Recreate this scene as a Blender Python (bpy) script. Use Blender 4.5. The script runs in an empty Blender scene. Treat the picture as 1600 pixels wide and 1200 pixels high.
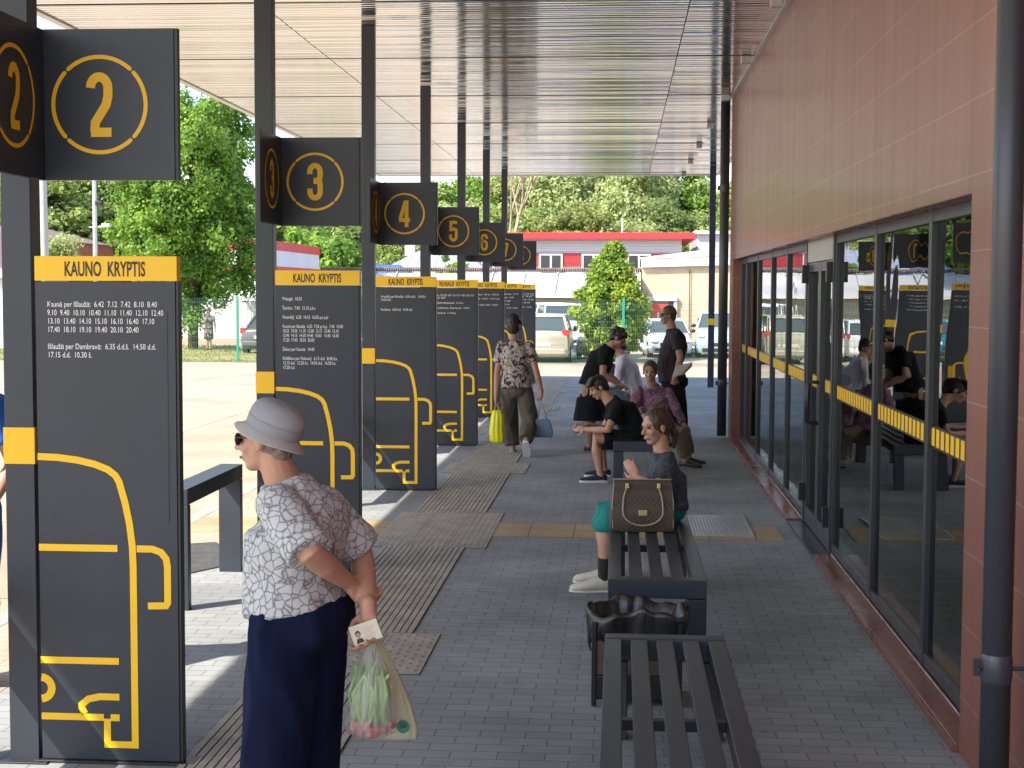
import bpy, bmesh, math, random
import numpy as np
from mathutils import Vector as V, Matrix, noise
R = math.radians
random.seed(7)
scene = bpy.context.scene
col = scene.collection

# ------------------------------------------------------------------ camera
FPX, CAMH = 2300.0, 1.95
YAW, PIT, ROL, CX, CY = 0.07333, 0.06339, 0.00414, 800, 600
cF = V((-math.sin(YAW)*math.cos(PIT), math.cos(YAW)*math.cos(PIT), -math.sin(PIT)))
cR = V((math.cos(YAW), math.sin(YAW), 0)); cU = cR.cross(cF)
cR2 = cR*math.cos(ROL)+cU*math.sin(ROL); cU2 = -cR*math.sin(ROL)+cU*math.cos(ROL)
cam = bpy.data.cameras.new('camera'); camo = bpy.data.objects.new('camera', cam); col.objects.link(camo)
m4 = Matrix((cR2, cU2, -cF)).transposed().to_4x4(); m4.translation = V((0, 0, CAMH)); camo.matrix_world = m4
cam.sensor_width = 36; cam.lens = FPX/1600*36; cam.clip_start = 0.05; cam.clip_end = 900
scene.camera = camo
def at(x, y, Y):
    d = cF+cR2*((x-CX)/FPX)-cU2*((y-CY)/FPX)
    return V((0, 0, CAMH))+d*(Y/d.y)

# ------------------------------------------------------------------ light
w = bpy.data.worlds.new("World"); scene.world = w; w.use_nodes = True
nt = w.node_tree; nt.nodes.clear()
sky = nt.nodes.new('ShaderNodeTexSky'); sky.sky_type = 'NISHITA'; sky.sun_disc = False
SUN = V((.757, .62, -1)).normalized()
sky.sun_elevation = R(45.6); sky.sun_rotation = R(230.7); sky.dust_density = 1.5; sky.air_density = 1.0; sky.ozone_density = 1.0
bg = nt.nodes.new('ShaderNodeBackground'); bg.inputs[1].default_value = 0.15
ow = nt.nodes.new('ShaderNodeOutputWorld'); nt.links.new(sky.outputs[0], bg.inputs[0]); nt.links.new(bg.outputs[0], ow.inputs[0])
sl = bpy.data.lights.new('sun', 'SUN'); sl.energy = 4.2; sl.angle = R(0.55); sl.color = (1, .90, .76)
so = bpy.data.objects.new('sun', sl); col.objects.link(so); so.rotation_euler = SUN.to_track_quat('-Z', 'Y').to_euler()
scene.view_settings.view_transform = 'Standard'; scene.view_settings.look = 'None'
scene.view_settings.exposure = 1.45; scene.view_settings.gamma = 1

# ------------------------------------------------------------------ materials
def mat(name, c, rough=.6, metal=0, var=.0, vs=3.0, bump=0, bs=40, spec=.5, c2=None, stretch=None, trans=0):
    m = bpy.data.materials.new(name); m.use_nodes = True; t = m.node_tree; b = t.nodes['Principled BSDF']
    b.inputs['Base Color'].default_value = (*c, 1); b.inputs['Roughness'].default_value = rough
    b.inputs['Metallic'].default_value = metal; b.inputs['Specular IOR Level'].default_value = spec
    tc = t.nodes.new('ShaderNodeTexCoord'); mp = t.nodes.new('ShaderNodeMapping'); t.links.new(tc.outputs['Object'], mp.inputs[0])
    if stretch: mp.inputs['Scale'].default_value = stretch
    if var or c2:
        n = t.nodes.new('ShaderNodeTexNoise'); n.inputs['Scale'].default_value = vs; n.inputs['Detail'].default_value = 5
        t.links.new(mp.outputs[0], n.inputs[0]); r = t.nodes.new('ShaderNodeValToRGB'); t.links.new(n.outputs[0], r.inputs[0])
        r.color_ramp.elements[0].position = .35; r.color_ramp.elements[1].position = .65
        a = c2 if c2 else tuple(x*(1-var) for x in c); d = c if c2 else tuple(min(1, x*(1+var)) for x in c)
        r.color_ramp.elements[0].color = (*a, 1); r.color_ramp.elements[1].color = (*d, 1)
        t.links.new(r.outputs[0], b.inputs['Base Color'])
        mr = t.nodes.new('ShaderNodeMapRange'); mr.inputs[3].default_value = max(0, rough-.08); mr.inputs[4].default_value = min(1, rough+.08)
        t.links.new(n.outputs[0], mr.inputs[0]); t.links.new(mr.outputs[0], b.inputs['Roughness'])
    if bump:
        n2 = t.nodes.new('ShaderNodeTexNoise'); n2.inputs['Scale'].default_value = bs; n2.inputs['Detail'].default_value = 4
        t.links.new(mp.outputs[0], n2.inputs[0]); bp = t.nodes.new('ShaderNodeBump'); bp.inputs['Strength'].default_value = bump
        bp.inputs['Distance'].default_value = .02; t.links.new(n2.outputs[0], bp.inputs['Height']); t.links.new(bp.outputs[0], b.inputs['Normal'])
    if trans:
        b.inputs['Subsurface Weight'].default_value = 0
        tr = t.nodes.new('ShaderNodeBsdfTranslucent'); mx = t.nodes.new('ShaderNodeMixShader'); mx.inputs[0].default_value = trans
        if b.inputs['Base Color'].is_linked: t.links.new(b.inputs['Base Color'].links[0].from_socket, tr.inputs[0])
        else: tr.inputs[0].default_value = (*c, 1)
        t.links.new(b.outputs[0], mx.inputs[1]); t.links.new(tr.outputs[0], mx.inputs[2])
        t.links.new(mx.outputs[0], t.nodes['Material Output'].inputs[0])
    return m

def brick_mat(name, cols, mortar, bw, bh, ms=.003, rough=.75, offset=.5, plane='xy', bump=.4, var=.25, spec=.5, blot=.25, coat=0, smooth=.1, off=(0, 0), stain=0, streak=0):
    m = bpy.data.materials.new(name); m.use_nodes = True; t = m.node_tree; b = t.nodes['Principled BSDF']; L = t.links.new
    geo = t.nodes.new('ShaderNodeNewGeometry'); sp = t.nodes.new('ShaderNodeSeparateXYZ'); L(geo.outputs['Position'], sp.inputs[0])
    cb = t.nodes.new('ShaderNodeCombineXYZ'); i = {'x': 0, 'y': 1, 'z': 2}
    L(sp.outputs[i[plane[0]]], cb.inputs[0]); L(sp.outputs[i[plane[1]]], cb.inputs[1])
    va = t.nodes.new('ShaderNodeVectorMath'); va.operation = 'ADD'; va.inputs[1].default_value = (*off, 0); L(cb.outputs[0], va.inputs[0])
    br = t.nodes.new('ShaderNodeTexBrick'); L(va.outputs[0], br.inputs[0]); br.offset = offset; br.squash = 1
    br.inputs['Scale'].default_value = 1; br.inputs['Mortar Size'].default_value = ms; br.inputs['Mortar Smooth'].default_value = smooth
    br.inputs['Brick Width'].default_value = bw; br.inputs['Row Height'].default_value = bh; br.inputs['Bias'].default_value = 0
    br.inputs[1].default_value = (*cols[0], 1); br.inputs[2].default_value = (*cols[1], 1); br.inputs[3].default_value = (*mortar, 1)
    n = t.nodes.new('ShaderNodeTexNoise'); n.inputs['Scale'].default_value = .9; n.inputs['Detail'].default_value = 6; L(geo.outputs['Position'], n.inputs[0])
    n2 = t.nodes.new('ShaderNodeTexNoise'); n2.inputs['Scale'].default_value = 90; n2.inputs['Detail'].default_value = 3; L(geo.outputs['Position'], n2.inputs[0])
    mr = t.nodes.new('ShaderNodeMapRange'); L(n.outputs[0], mr.inputs[0]); mr.inputs[1].default_value = .3; mr.inputs[2].default_value = .7
    mr.inputs[3].default_value = 1-blot; mr.inputs[4].default_value = 1+blot
    mr2 = t.nodes.new('ShaderNodeMapRange'); L(n2.outputs[0], mr2.inputs[0]); mr2.inputs[3].default_value = 1-var*.6; mr2.inputs[4].default_value = 1+var*.6
    mu = t.nodes.new('ShaderNodeMath'); mu.operation = 'MULTIPLY'; L(mr.outputs[0], mu.inputs[0]); L(mr2.outputs[0], mu.inputs[1])
    if stain:
        vo = t.nodes.new('ShaderNodeTexVoronoi'); vo.inputs['Scale'].default_value = 1.7; L(geo.outputs['Position'], vo.inputs[0])
        sr = t.nodes.new('ShaderNodeMapRange'); L(vo.outputs['Distance'], sr.inputs[0]); sr.inputs[1].default_value = .025; sr.inputs[2].default_value = .04; sr.inputs[3].default_value = .62; sr.inputs[4].default_value = 1
        n5 = t.nodes.new('ShaderNodeTexNoise'); n5.inputs['Scale'].default_value = 2.6; n5.inputs['Detail'].default_value = 8; n5.inputs['Roughness'].default_value = .7; L(geo.outputs['Position'], n5.inputs[0])
        s5 = t.nodes.new('ShaderNodeMapRange'); L(n5.outputs[0], s5.inputs[0]); s5.inputs[1].default_value = .58; s5.inputs[2].default_value = .72; s5.inputs[3].default_value = 1; s5.inputs[4].default_value = .72
        for q_ in (sr, s5): m_ = t.nodes.new('ShaderNodeMath'); m_.operation = 'MULTIPLY'; L(mu.outputs[0], m_.inputs[0]); L(q_.outputs[0], m_.inputs[1]); mu = m_
    if streak:
        mp6 = t.nodes.new('ShaderNodeMapping'); mp6.inputs['Scale'].default_value = (5, 5, .35); L(geo.outputs['Position'], mp6.inputs[0]); n6 = t.nodes.new('ShaderNodeTexNoise'); n6.inputs['Scale'].default_value = 1; n6.inputs['Detail'].default_value = 7; L(mp6.outputs[0], n6.inputs[0])
        s6 = t.nodes.new('ShaderNodeMapRange'); L(n6.outputs[0], s6.inputs[0]); s6.inputs[1].default_value = .35; s6.inputs[2].default_value = .7; s6.inputs[3].default_value = 1.06; s6.inputs[4].default_value = 1-streak
        m_ = t.nodes.new('ShaderNodeMath'); m_.operation = 'MULTIPLY'; L(mu.outputs[0], m_.inputs[0]); L(s6.outputs[0], m_.inputs[1]); mu = m_
        r6 = t.nodes.new('ShaderNodeMapRange'); L(n6.outputs[0], r6.inputs[0]); r6.inputs[3].default_value = rough-.08; r6.inputs[4].default_value = rough+.12; L(r6.outputs[0], b.inputs['Roughness'])
    vm = t.nodes.new('ShaderNodeVectorMath'); vm.operation = 'SCALE'; L(br.outputs[0], vm.inputs[0]); L(mu.outputs[0], vm.inputs['Scale'])
    L(vm.outputs[0], b.inputs['Base Color']); b.inputs['Roughness'].default_value = rough; b.inputs['Specular IOR Level'].default_value = spec
    b.inputs['Coat Weight'].default_value = coat; b.inputs['Coat Roughness'].default_value = .2
    ad = t.nodes.new('ShaderNodeMath'); ad.operation = 'MULTIPLY_ADD'; L(n2.outputs[0], ad.inputs[0]); ad.inputs[1].default_value = .25 if bump > .3 else .02
    iv = t.nodes.new('ShaderNodeMath'); iv.operation = 'SUBTRACT'; iv.inputs[0].default_value = 1; L(br.outputs['Fac'], iv.inputs[1]); L(iv.outputs[0], ad.inputs[2])
    bp = t.nodes.new('ShaderNodeBump'); bp.inputs['Strength'].default_value = bump; bp.inputs['Distance'].default_value = .006
    L(ad.outputs[0], bp.inputs['Height']); L(bp.outputs[0], b.inputs['Normal'])
    return m

M = {}
M['anth'] = mat('anthracite_paint', (.026, .033, .047), .40, var=.12, vs=2.5, bump=.02, bs=120)
M['anth_dark'] = mat('dark_paint', (.018, .020, .026), .4, var=.15)
M['yellow'] = mat('yellow_vinyl', (.92, .55, .008), .42, var=.03, vs=1)
M['ink'] = mat('dark_ink', (.035, .022, .012), .5)
M['white'] = mat('white_vinyl', (.78, .78, .80), .5)
M['paving'] = brick_mat('paving', ((.215, .234, .248), (.257, .274, .286)), (.105, .112, .12), .2, .1, .0028, .8, bump=.5, stain=1)
M['paving_out'] = brick_mat('paving_out', ((.34, .28, .215), (.38, .31, .24)), (.17, .15, .13), .2, .1, .003, .85, bump=.4, blot=.12)
M['tactile'] = mat('tactile_paving', (.335, .315, .275), .85, var=.14, vs=6, bump=.3, bs=120)
M['groove'] = mat('groove_dark', (.05, .047, .043), .9)
M['beige_pav'] = brick_mat('beige_paving', ((.34, .26, .15), (.38, .29, .17)), (.10, .08, .06), .36, .36, .004, .8, offset=0, bump=.3)
M['asphalt'] = brick_mat('bus_lane_concrete', ((.305, .25, .19), (.35, .29, .22)), (.19, .16, .12), 3.2, 3.2, .02, .85, offset=0, bump=.3, blot=.16, var=.2)
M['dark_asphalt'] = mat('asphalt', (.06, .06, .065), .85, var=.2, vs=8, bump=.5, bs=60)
M['concrete'] = mat('concrete', (.34, .32, .30), .85, var=.15, vs=5, bump=.2)
M['tile'] = brick_mat('red_wall_panel', ((.22, .074, .053), (.25, .085, .061)), (.36, .225, .185), .6, .3125,   .0026, .36, offset=0, plane='yz', bump=.12, var=.06, blot=.05, coat=.35, smooth=0, off=(.25, .067), streak=.06)
M['tile_x'] = brick_mat('red_wall_panel_end', ((.22, .074, .053), (.25, .085, .061)), (.36, .225, .185), .6, .3125,   .0026, .36, offset=0, plane='xz', bump=.12, var=.06, blot=.05, coat=.35, smooth=0, off=(.25, .067), streak=.06)
M['tile_flat'] = mat('red_plinth_panel', (.20, .070, .058), .28, var=.06, vs=2)
M['joint'] = mat('pale_joint', (.42, .32, .28), .8, var=.3, vs=12)
M['frame'] = mat('window_frame_paint', (.030, .035, .045), .32, var=.1)
M['pipe'] = mat('downpipe_paint', (.050, .056, .070), .30, metal=.1)
M['alu'] = mat('soffit_aluminium', (.72, .72, .71), .10, metal=1, var=.05, vs=1.6, bump=.07, bs=5, stretch=(.25, 7, 1))
M['white_metal'] = mat('white_metal', (.62, .60, .57), .4, var=.04)
M['steel'] = mat('galvanised_steel', (.55, .56, .57), .35, metal=.8, var=.1)
M['hdr'] = mat('door_header_panel', (.40, .39, .37), .35, var=.04)
M['interior'] = mat('interior_wall', (.30, .28, .22), .8, var=.1)
M['interior_floor'] = brick_mat('interior_floor', ((.20, .20, .19), (.23, .23, .21)), (.08, .08, .08), .6, .6, .004, .3, offset=0, bump=.1)
M['black'] = mat('black_plastic', (.012, .012, .014), .35)
M['chrome'] = mat('chrome', (.7, .7, .7), .15, metal=1)
M['binwood'] = mat('bin_brown_panel', (.085, .050, .034), .5, var=.3, vs=9)
def glass_mat():
    m = bpy.data.materials.new('window_glass'); m.use_nodes = True; t = m.node_tree; t.nodes.clear(); L = t.links.new
    o = t.nodes.new('ShaderNodeOutputMaterial'); tr = t.nodes.new('ShaderNodeBsdfTransparent'); tr.inputs[0].default_value = (.42, .47, .44, 1)
    gl = t.nodes.new('ShaderNodeBsdfGlossy'); gl.inputs['Roughness'].default_value = .008; gl.inputs[0].default_value = (.92, .95, .93, 1)
    fr = t.nodes.new('ShaderNodeFresnel'); fr.inputs[0].default_value = 2.7
    n = t.nodes.new('ShaderNodeTexNoise'); tc = t.nodes.new('ShaderNodeTexCoord'); mp = t.nodes.new('ShaderNodeMapping'); mp.inputs['Scale'].default_value = (1, 1.2, .8)
    L(tc.outputs['Object'], mp.inputs[0]); L(mp.outputs[0], n.inputs[0]); n.inputs['Scale'].default_value = 1.6; n.inputs['Detail'].default_value = 1
    bp = t.nodes.new('ShaderNodeBump'); bp.inputs['Strength'].default_value = .06; bp.inputs['Distance'].default_value = .03; L(n.outputs[0], bp.inputs['Height'])
    L(bp.outputs[0], gl.inputs['Normal'])
    mx = t.nodes.new('ShaderNodeMixShader'); L(fr.outputs[0], mx.inputs[0]); L(tr.outputs[0], mx.inputs[1]); L(gl.outputs[0], mx.inputs[2]); L(mx.outputs[0], o.inputs[0])
    return m
M['glass'] = glass_mat()

# ------------------------------------------------------------------ mesh helpers
class MB:
    def __init__(s): s.v = []; s.f = []; s.m = []
    def add(s, vs, fs, mi=0):
        k = len(s.v); s.v += [tuple(p) for p in vs]; s.f += [tuple(i+k for i in f) for f in fs]; s.m += [mi]*len(fs); return s
    def box(s, x0, x1, y0, y1, z0, z1, mi=0):
        return s.add([(x, y, z) for x in (x0, x1) for y in (y0, y1) for z in (z0, z1)],
                     [(0, 1, 3, 2), (4, 6, 7, 5), (0, 4, 5, 1), (2, 3, 7, 6), (0, 2, 6, 4), (1, 5, 7, 3)], mi)
    def loft(s, rings, mi=0, caps=True, closed=False):
        n = len(rings[0]); vs = [p for r in rings for p in r]; fs = []
        K = len(rings)
        for i in range(K if closed else K-1):
            for j in range(n):
                a = i*n+j; b = i*n+(j+1) % n; c = ((i+1) % K)*n+(j+1) % n; d = ((i+1) % K)*n+j; fs.append((a, b, c, d))
        if caps and not closed: fs.append(tuple(range(n))[::-1]); fs.append(tuple((K-1)*n+j for j in range(n)))
        return s.add(vs, fs, mi)
    def tube(s, pts, rs, n=10, mi=0, caps=True, sq=None):
        pts = [V(p) for p in pts]
        if not isinstance(rs, (list, tuple)): rs = [rs]*len(pts)
        T = [(pts[min(i+1, len(pts)-1)]-pts[max(i-1, 0)]).normalized() for i in range(len(pts))]
        u = T[0].orthogonal().normalized() if sq is None else (V(sq)-T[0]*T[0].dot(V(sq))).normalized()
        rings = []
        for i, p in enumerate(pts):
            u = (u-T[i]*T[i].dot(u)).normalized(); v = T[i].cross(u)
            def rg(c, r): return [c+u*(r*math.cos(2*math.pi*k/n))+v*(r*math.sin(2*math.pi*k/n)) for k in range(n)]
            if i == 0 and caps:
                for a in (80, 50, 25): rings.append(rg(p-T[0]*rs[0]*math.sin(R(a)), rs[0]*math.cos(R(a))))
            rings.append(rg(p, rs[i]))
            if i == len(pts)-1 and caps and caps != 'start':
                for a in (25, 50, 80): rings.append(rg(p+T[i]*rs[i]*math.sin(R(a)), rs[i]*math.cos(R(a))))
        return s.loft(rings, mi)
    def ell(s, c, F, S, U, rf, rs, ru, n=14, mi=0):
        c = V(c); rings = []
        for k in range(1, 9):
            a = -90+180*k/9; h = math.sin(R(a)); q = math.cos(R(a))
            rings.append([c+U*(ru*h)+F*(rf*q*math.cos(2*math.pi*j/n))+S*(rs*q*math.sin(2*math.pi*j/n)) for j in range(n)])
        return s.loft(rings, mi)
    def prism(s, poly, z0, z1, fn=None, mi=0):
        n = len(poly); fn = fn or (lambda a, b, c: (a, b, c))
        return s.add([fn(a, b, z0) for a, b in poly]+[fn(a, b, z1) for a, b in poly],
                     [tuple(range(n))[::-1], tuple(range(n, 2*n))]+[(i, (i+1) % n, (i+1) % n+n, i+n) for i in range(n)], mi)
    def mesh(s, name):
        me = bpy.data.meshes.new(name); me.from_pydata(s.v, [], s.f); me.polygons.foreach_set('material_index', s.m); me.update()
        bm = bmesh.new(); bm.from_mesh(me); bmesh.ops.recalc_face_normals(bm, faces=bm.faces); bm.to_mesh(me); bm.free(); return me
    def build(s, name, mats, parent=None, bevel=0, smooth=False, loc=None, seg=2):
        me = s.mesh(name); o = bpy.data.objects.new(name, me); col.objects.link(o)
        for m in (mats if isinstance(mats, (list, tuple)) else [mats]): me.materials.append(m)
        if parent: o.parent = parent
        if loc: o.location = loc
        if smooth: me.polygons.foreach_set('use_smooth', [True]*len(me.polygons))
        if bevel:
            b = o.modifiers.new('bevel', 'BEVEL'); b.width = bevel; b.segments = seg; b.limit_method = 'ANGLE'; b.angle_limit = R(40)
            b.harden_normals = True; me.polygons.foreach_set('use_smooth', [True]*len(me.polygons))
        return o
def tag(o, label=None, cat=None, group=None, kind=None):
    if label: o['label'] = label
    if cat: o['category'] = cat
    if group: o['group'] = group
    if kind: o['kind'] = kind
    return o
def empty(name, loc=(0, 0, 0), rz=0, **k):
    o = bpy.data.objects.new(name, None); col.objects.link(o); o.location = loc; o.rotation_euler = (0, 0, rz); o.empty_display_size = .2
    return tag(o, **k)
def copy_tree(o, parent=None):
    c = o.copy(); col.objects.link(c)
    if parent: c.parent = parent
    for ch in list(o.children): copy_tree(ch, c)
    return c
def blob(mb, name, m, parent, voxel=.009, smooth=4, fold=None, base=None):
    me = mb.mesh('t'); o = bpy.data.objects.new('t', me); col.objects.link(o)
    r = o.modifiers.new('r', 'REMESH'); r.mode = 'VOXEL'; r.voxel_size = voxel
    if smooth: s = o.modifiers.new('s', 'SMOOTH'); s.factor = .5; s.iterations = smooth
    dg = bpy.context.evaluated_depsgraph_get(); dg.update(); me2 = bpy.data.meshes.new_from_object(o.evaluated_get(dg), depsgraph=dg)
    bpy.data.objects.remove(o); bpy.data.meshes.remove(me); me2.name = name
    b = V(base) if base else V((0, 0, 0))
    nv = len(me2.vertices); co = np.empty(nv*3, 'f'); me2.vertices.foreach_get('co', co); co = co.reshape(-1, 3)
    if fold:
        amp, fr, st = fold; no = np.empty(nv*3, 'f'); me2.vertices.foreach_get('normal', no); no = no.reshape(-1, 3)
        d = np.array([noise.noise(V((p[0]*fr*st[0], p[1]*fr*st[1], p[2]*fr*st[2])))+.5*noise.noise(V((p[0]*fr*2.1*st[0], p[1]*fr*2.1*st[1], p[2]*fr*2.1*st[2]))) for p in co])
        d = 1-np.abs(d)*2.2
        co = co+no*(d*amp)[:, None]
    co = (co-np.array(b)).astype('f'); me2.vertices.foreach_set('co', co.ravel()); me2.polygons.foreach_set('use_smooth', [True]*len(me2.polygons)); me2.update()
    me2.materials.clear(); me2.materials.append(m)
    o = bpy.data.objects.new(name, me2); col.objects.link(o); o.parent = parent
    return o

# ------------------------------------------------------------------ lettering
def text_geo(s, cap, sx=1.0, bold=0.0, width=None):
    """flat letter shapes: list of verts (x, y) and faces; cap height = cap"""
    cu = bpy.data.curves.new('txt', 'FONT'); cu.body = s; cu.size = 1; cu.offset = bold; cu.resolution_u = 3; cu.fill_mode = 'FRONT'
    o = bpy.data.objects.new('txt', cu); col.objects.link(o); dg = bpy.context.evaluated_depsgraph_get(); dg.update()
    me = bpy.data.meshes.new_from_object(o.evaluated_get(dg)); bpy.data.objects.remove(o); bpy.data.curves.remove(cu)
    vs = [(v.co.x, v.co.y) for v in me.vertices]; fs = [tuple(p.vertices) for p in me.polygons]; bpy.data.meshes.remove(me)
    k = cap/.70; mx = max(v[0] for v in vs) if vs else 1
    kx = (width/mx) if width else k*sx
    return [(x*kx, y*k) for x, y in vs], fs
def stroke(pts, wd, mb, fn, closed=False):
    """constant width ribbon through 2-D points with mitred corners"""
    Lp = []; Rp = []; P = []
    for p in pts:
        if not P or (V((p[0], p[1]))-P[-1]).length > wd*.04: P.append(V((p[0], p[1])))
    if closed and (P[0]-P[-1]).length < wd*.04: P.pop()
    n = len(P)
    for i in range(n):
        a = P[i-1] if (i > 0 or closed) else None; c = P[(i+1) % n] if (i < n-1 or closed) else None
        d1 = (P[i]-a).normalized() if a is not None else None; d2 = (c-P[i]).normalized() if c is not None else None
        if d1 is None: d1 = d2
        if d2 is None: d2 = d1
        n1 = V((-d1.y, d1.x)); n2 = V((-d2.y, d2.x)); m = (n1+n2)
        m = m.normalized() if m.length > 1e-6 else n1; k = wd/2/max(.35, m.dot(n1)); Lp.append(P[i]+m*k); Rp.append(P[i]-m*k)
    vs = [fn(p.x, p.y) for p in Lp]+[fn(p.x, p.y) for p in Rp]
    mb.add(vs, [(i, (i+1) % n, (i+1) % n+n, i+n) for i in range(n if closed else n-1)])
def arc(cx, cy, rx, ry, a0, a1, n=10): return [(cx+rx*math.cos(R(a0+(a1-a0)*i/n)), cy+ry*math.sin(R(a0+(a1-a0)*i/n))) for i in range(n+1)]
# digits in a box 0.42 wide, 1 high (heavy condensed numerals)
DIG = {
 '2': [arc(.21, .76, .14, .17, 180, 0)+[(.35, .64), (.32, .50), (.14, .22), (.13, .07)], [(.07, .07), (.40, .07)]],
 '3': [[(.07, .70), (.07, .76)]+arc(.21, .76, .14, .17, 175, 0)+[(.35, .68), (.33, .56), (.26, .53), (.17, .53)], [(.17, .52), (.27, .51), (.34, .47), (.35, .38), (.35, .24)]+arc(.21, .24, .14, .17, 0, -180)+[(.07, .32)]],
 '4': [[(.29, 0), (.29, 1)], [(.25, .97), (.05, .30)], [(.0, .26), (.42, .26)]],
 '5': [[(.39, .93), (.02, .93)], [(.09, .95), (.08, .50)], [(.09, .55), (.15, .60), (.24, .61), (.32, .58), (.35, .50), (.35, .24)]+arc(.21, .24, .14, .17, 0, -180)+[(.07, .34)]],
 '6': [[(.35, .70), (.35, .76)]+arc(.21, .76, .14, .17, 5, 180)+[(.07, .50), (.07, .24)]+arc(.21, .24, .14, .17, 180, 360)+[(.35, .42)]+arc(.21, .42, .14, .14, 0, 150)],
 '7': [[(.02, .93), (.40, .93)], [(.34, .93), (.30, .62), (.17, .0)]],
 '8': [arc(.21, .76, .13, .17, 0, 360, 20), arc(.21, .27, .14, .20, 0, 360, 20)],
}
def digit(ch, h, mb, fn, cx, cy):
    for k, st in enumerate(DIG[ch]): stroke([((p[0]-.21)*h+cx, (p[1]-.5)*h+cy) for p in st], .145*h, mb, lambda a, b: fn(a, b, .0004*(k+1)))

# ------------------------------------------------------------------ ground, platform
def struct(mb, name, m, **k): o = mb.build(name, m, **k); o['kind'] = 'structure'; return o
def gz(y): return -.15 if y < 34 else (-.15-.42*min(1, (y-34)/15))
g = MB(); ys = [-25, 0, 20, 34, 37, 40, 43, 46, 49, 52, 60, 70, 90, 130, 200, 420]; xs = [-260, -120, -60, -30, -10, 0, 10, 40, 120, 260]
g.add([(x, y, gz(y)) for y in ys for x in xs], [(j*len(xs)+i, j*len(xs)+i+1, (j+1)*len(xs)+i+1, (j+1)*len(xs)+i) for j in range(len(ys)-1) for i in range(len(xs)-1)])
struct(g, 'bus_lane', M['asphalt'])
PX0, PY1 = -3.55, 33.4
struct(MB().box(PX0, -2.98, -4, PY1, -.149, -.002).box(-2.98, 60, -4, PY1, -.149, 0), 'pavement', [M['paving']])
struct(MB().box(PX0, -2.982, -3.99, PY1-.01, -.001, .0015), 'pavement_edge', M['paving_out'])
struct(MB().box(PX0-.14, PX0, -4, PY1+.14, -.149, .004).box(PX0, 60, PY1, PY1+.14, -.149, .004), 'kerb', M['concrete'], bevel=.012)
def lines(mb, y0, y1):        # ribbed guiding strip: real ribs on a dark bed
    X0, X1 = -1.79, -1.16; n = 16; p = (X1-X0)/n
    mb.box(X0, X1, y0, y1, .0005, .003, 1)
    y = y0
    while y < y1-.01:
        ye = min(y+.3, y1)
        for i in range(n):
            j = random.uniform(-.0008, .0008); wdt = .0315
            mb.box(X0+i*p+.004+j, X0+i*p+.004+wdt+j, y+.0025, ye-.0025, .001, .0095)
        y += .3
def pad(mb, y0, y1):
    X0, X1 = -1.90, -1.00
    ny = round((y1-y0)/.3); nx = 3
    mb.box(X0, X1, y0, y1, .0005, .003, 1)
    for a in range(nx):
        for b in range(ny):
            x = X0+a*.3; y = y0+b*(y1-y0)/ny; s = (y1-y0)/ny
            mb.box(x+.003, x+.297, y+.003, y+s-.003, .001, .0065)
            for i in range(6):
                for j in range(6):
                    cx = x+.03+i*.048; cy = y+.03+j*.048
                    mb.box(cx-.011, cx+.011, cy-.004, cy+.004, .0065, .0105, 0)
                    mb.box(cx-.006, cx+.006, cy+.008, cy+.034, .0066, .0072, 1) if (i+j) % 2 else None
tp = MB(); pads = [(3.15, 4.05), (7.31, 8.19), (11.0, 12.75), (15.6, 16.5), (19.8, 20.7), (24.0, 24.9), (28.1, 29)]
prev = 0
for a, b in pads: lines(tp, prev, a); pad(tp, a, b); prev = b
lines(tp, prev, 33.2)
struct(tp, 'tactile_paving', [M['tactile'], M['groove']])
struct(MB().box(-1.0, 1.3, 11.55, 12.25, .0006, .004).box(PX0, -1.90, 11.55, 12.25, .0018, .004).box(PX0, -1.90, 19.9, 20.6, .0018, .004), 'beige_paving_band', M['beige_pav'])
struct(MB().prism([(-3.3, 10.95), (-3.1, 11.05), (-2.9, 10.75), (-2.78, 10.3), (-2.8, 10.05), (-3.0, 9.7), (-3.4, 9.3), (-3.45, 10.1)], .002, .008), 'asphalt_patch', M['dark_asphalt'])  # flat irregular dark grey shape laid on the paving
# entrance grating
gr = empty('foot_grating', (0, 0, 0), label='galvanised entrance grating set in the paving in front of the glass doors', cat='grating')
b_ = MB(); f_ = MB(); gx0, gx1, gy0, gy1 = .50, 1.08, 11.7, 12.77
f_.box(gx0, gx1, gy0, gy0+.02, .002, .012).box(gx0, gx1, gy1-.02, gy1, .002, .012).box(gx0, gx0+.02, gy0+.02, gy1-.02, .002, .012).box(gx1-.02, gx1, gy0+.02, gy1-.02, .002, .012)
b_.box(gx0+.02, gx1-.02, gy0+.02, gy1-.02, .001, .0025, 1)
x = gx0+.04
while x < gx1-.03: b_.box(x, x+.007, gy0+.02, gy1-.02, .003, .011); x += .027
y = gy0+.06
while y < gy1-.03: b_.box(gx0+.02, gx1-.02, y, y+.006, .0035, .0115); y += .035
f_.build('frame', M['steel'], gr); b_.build('bars', [M['steel'], M['groove']], gr)

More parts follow.
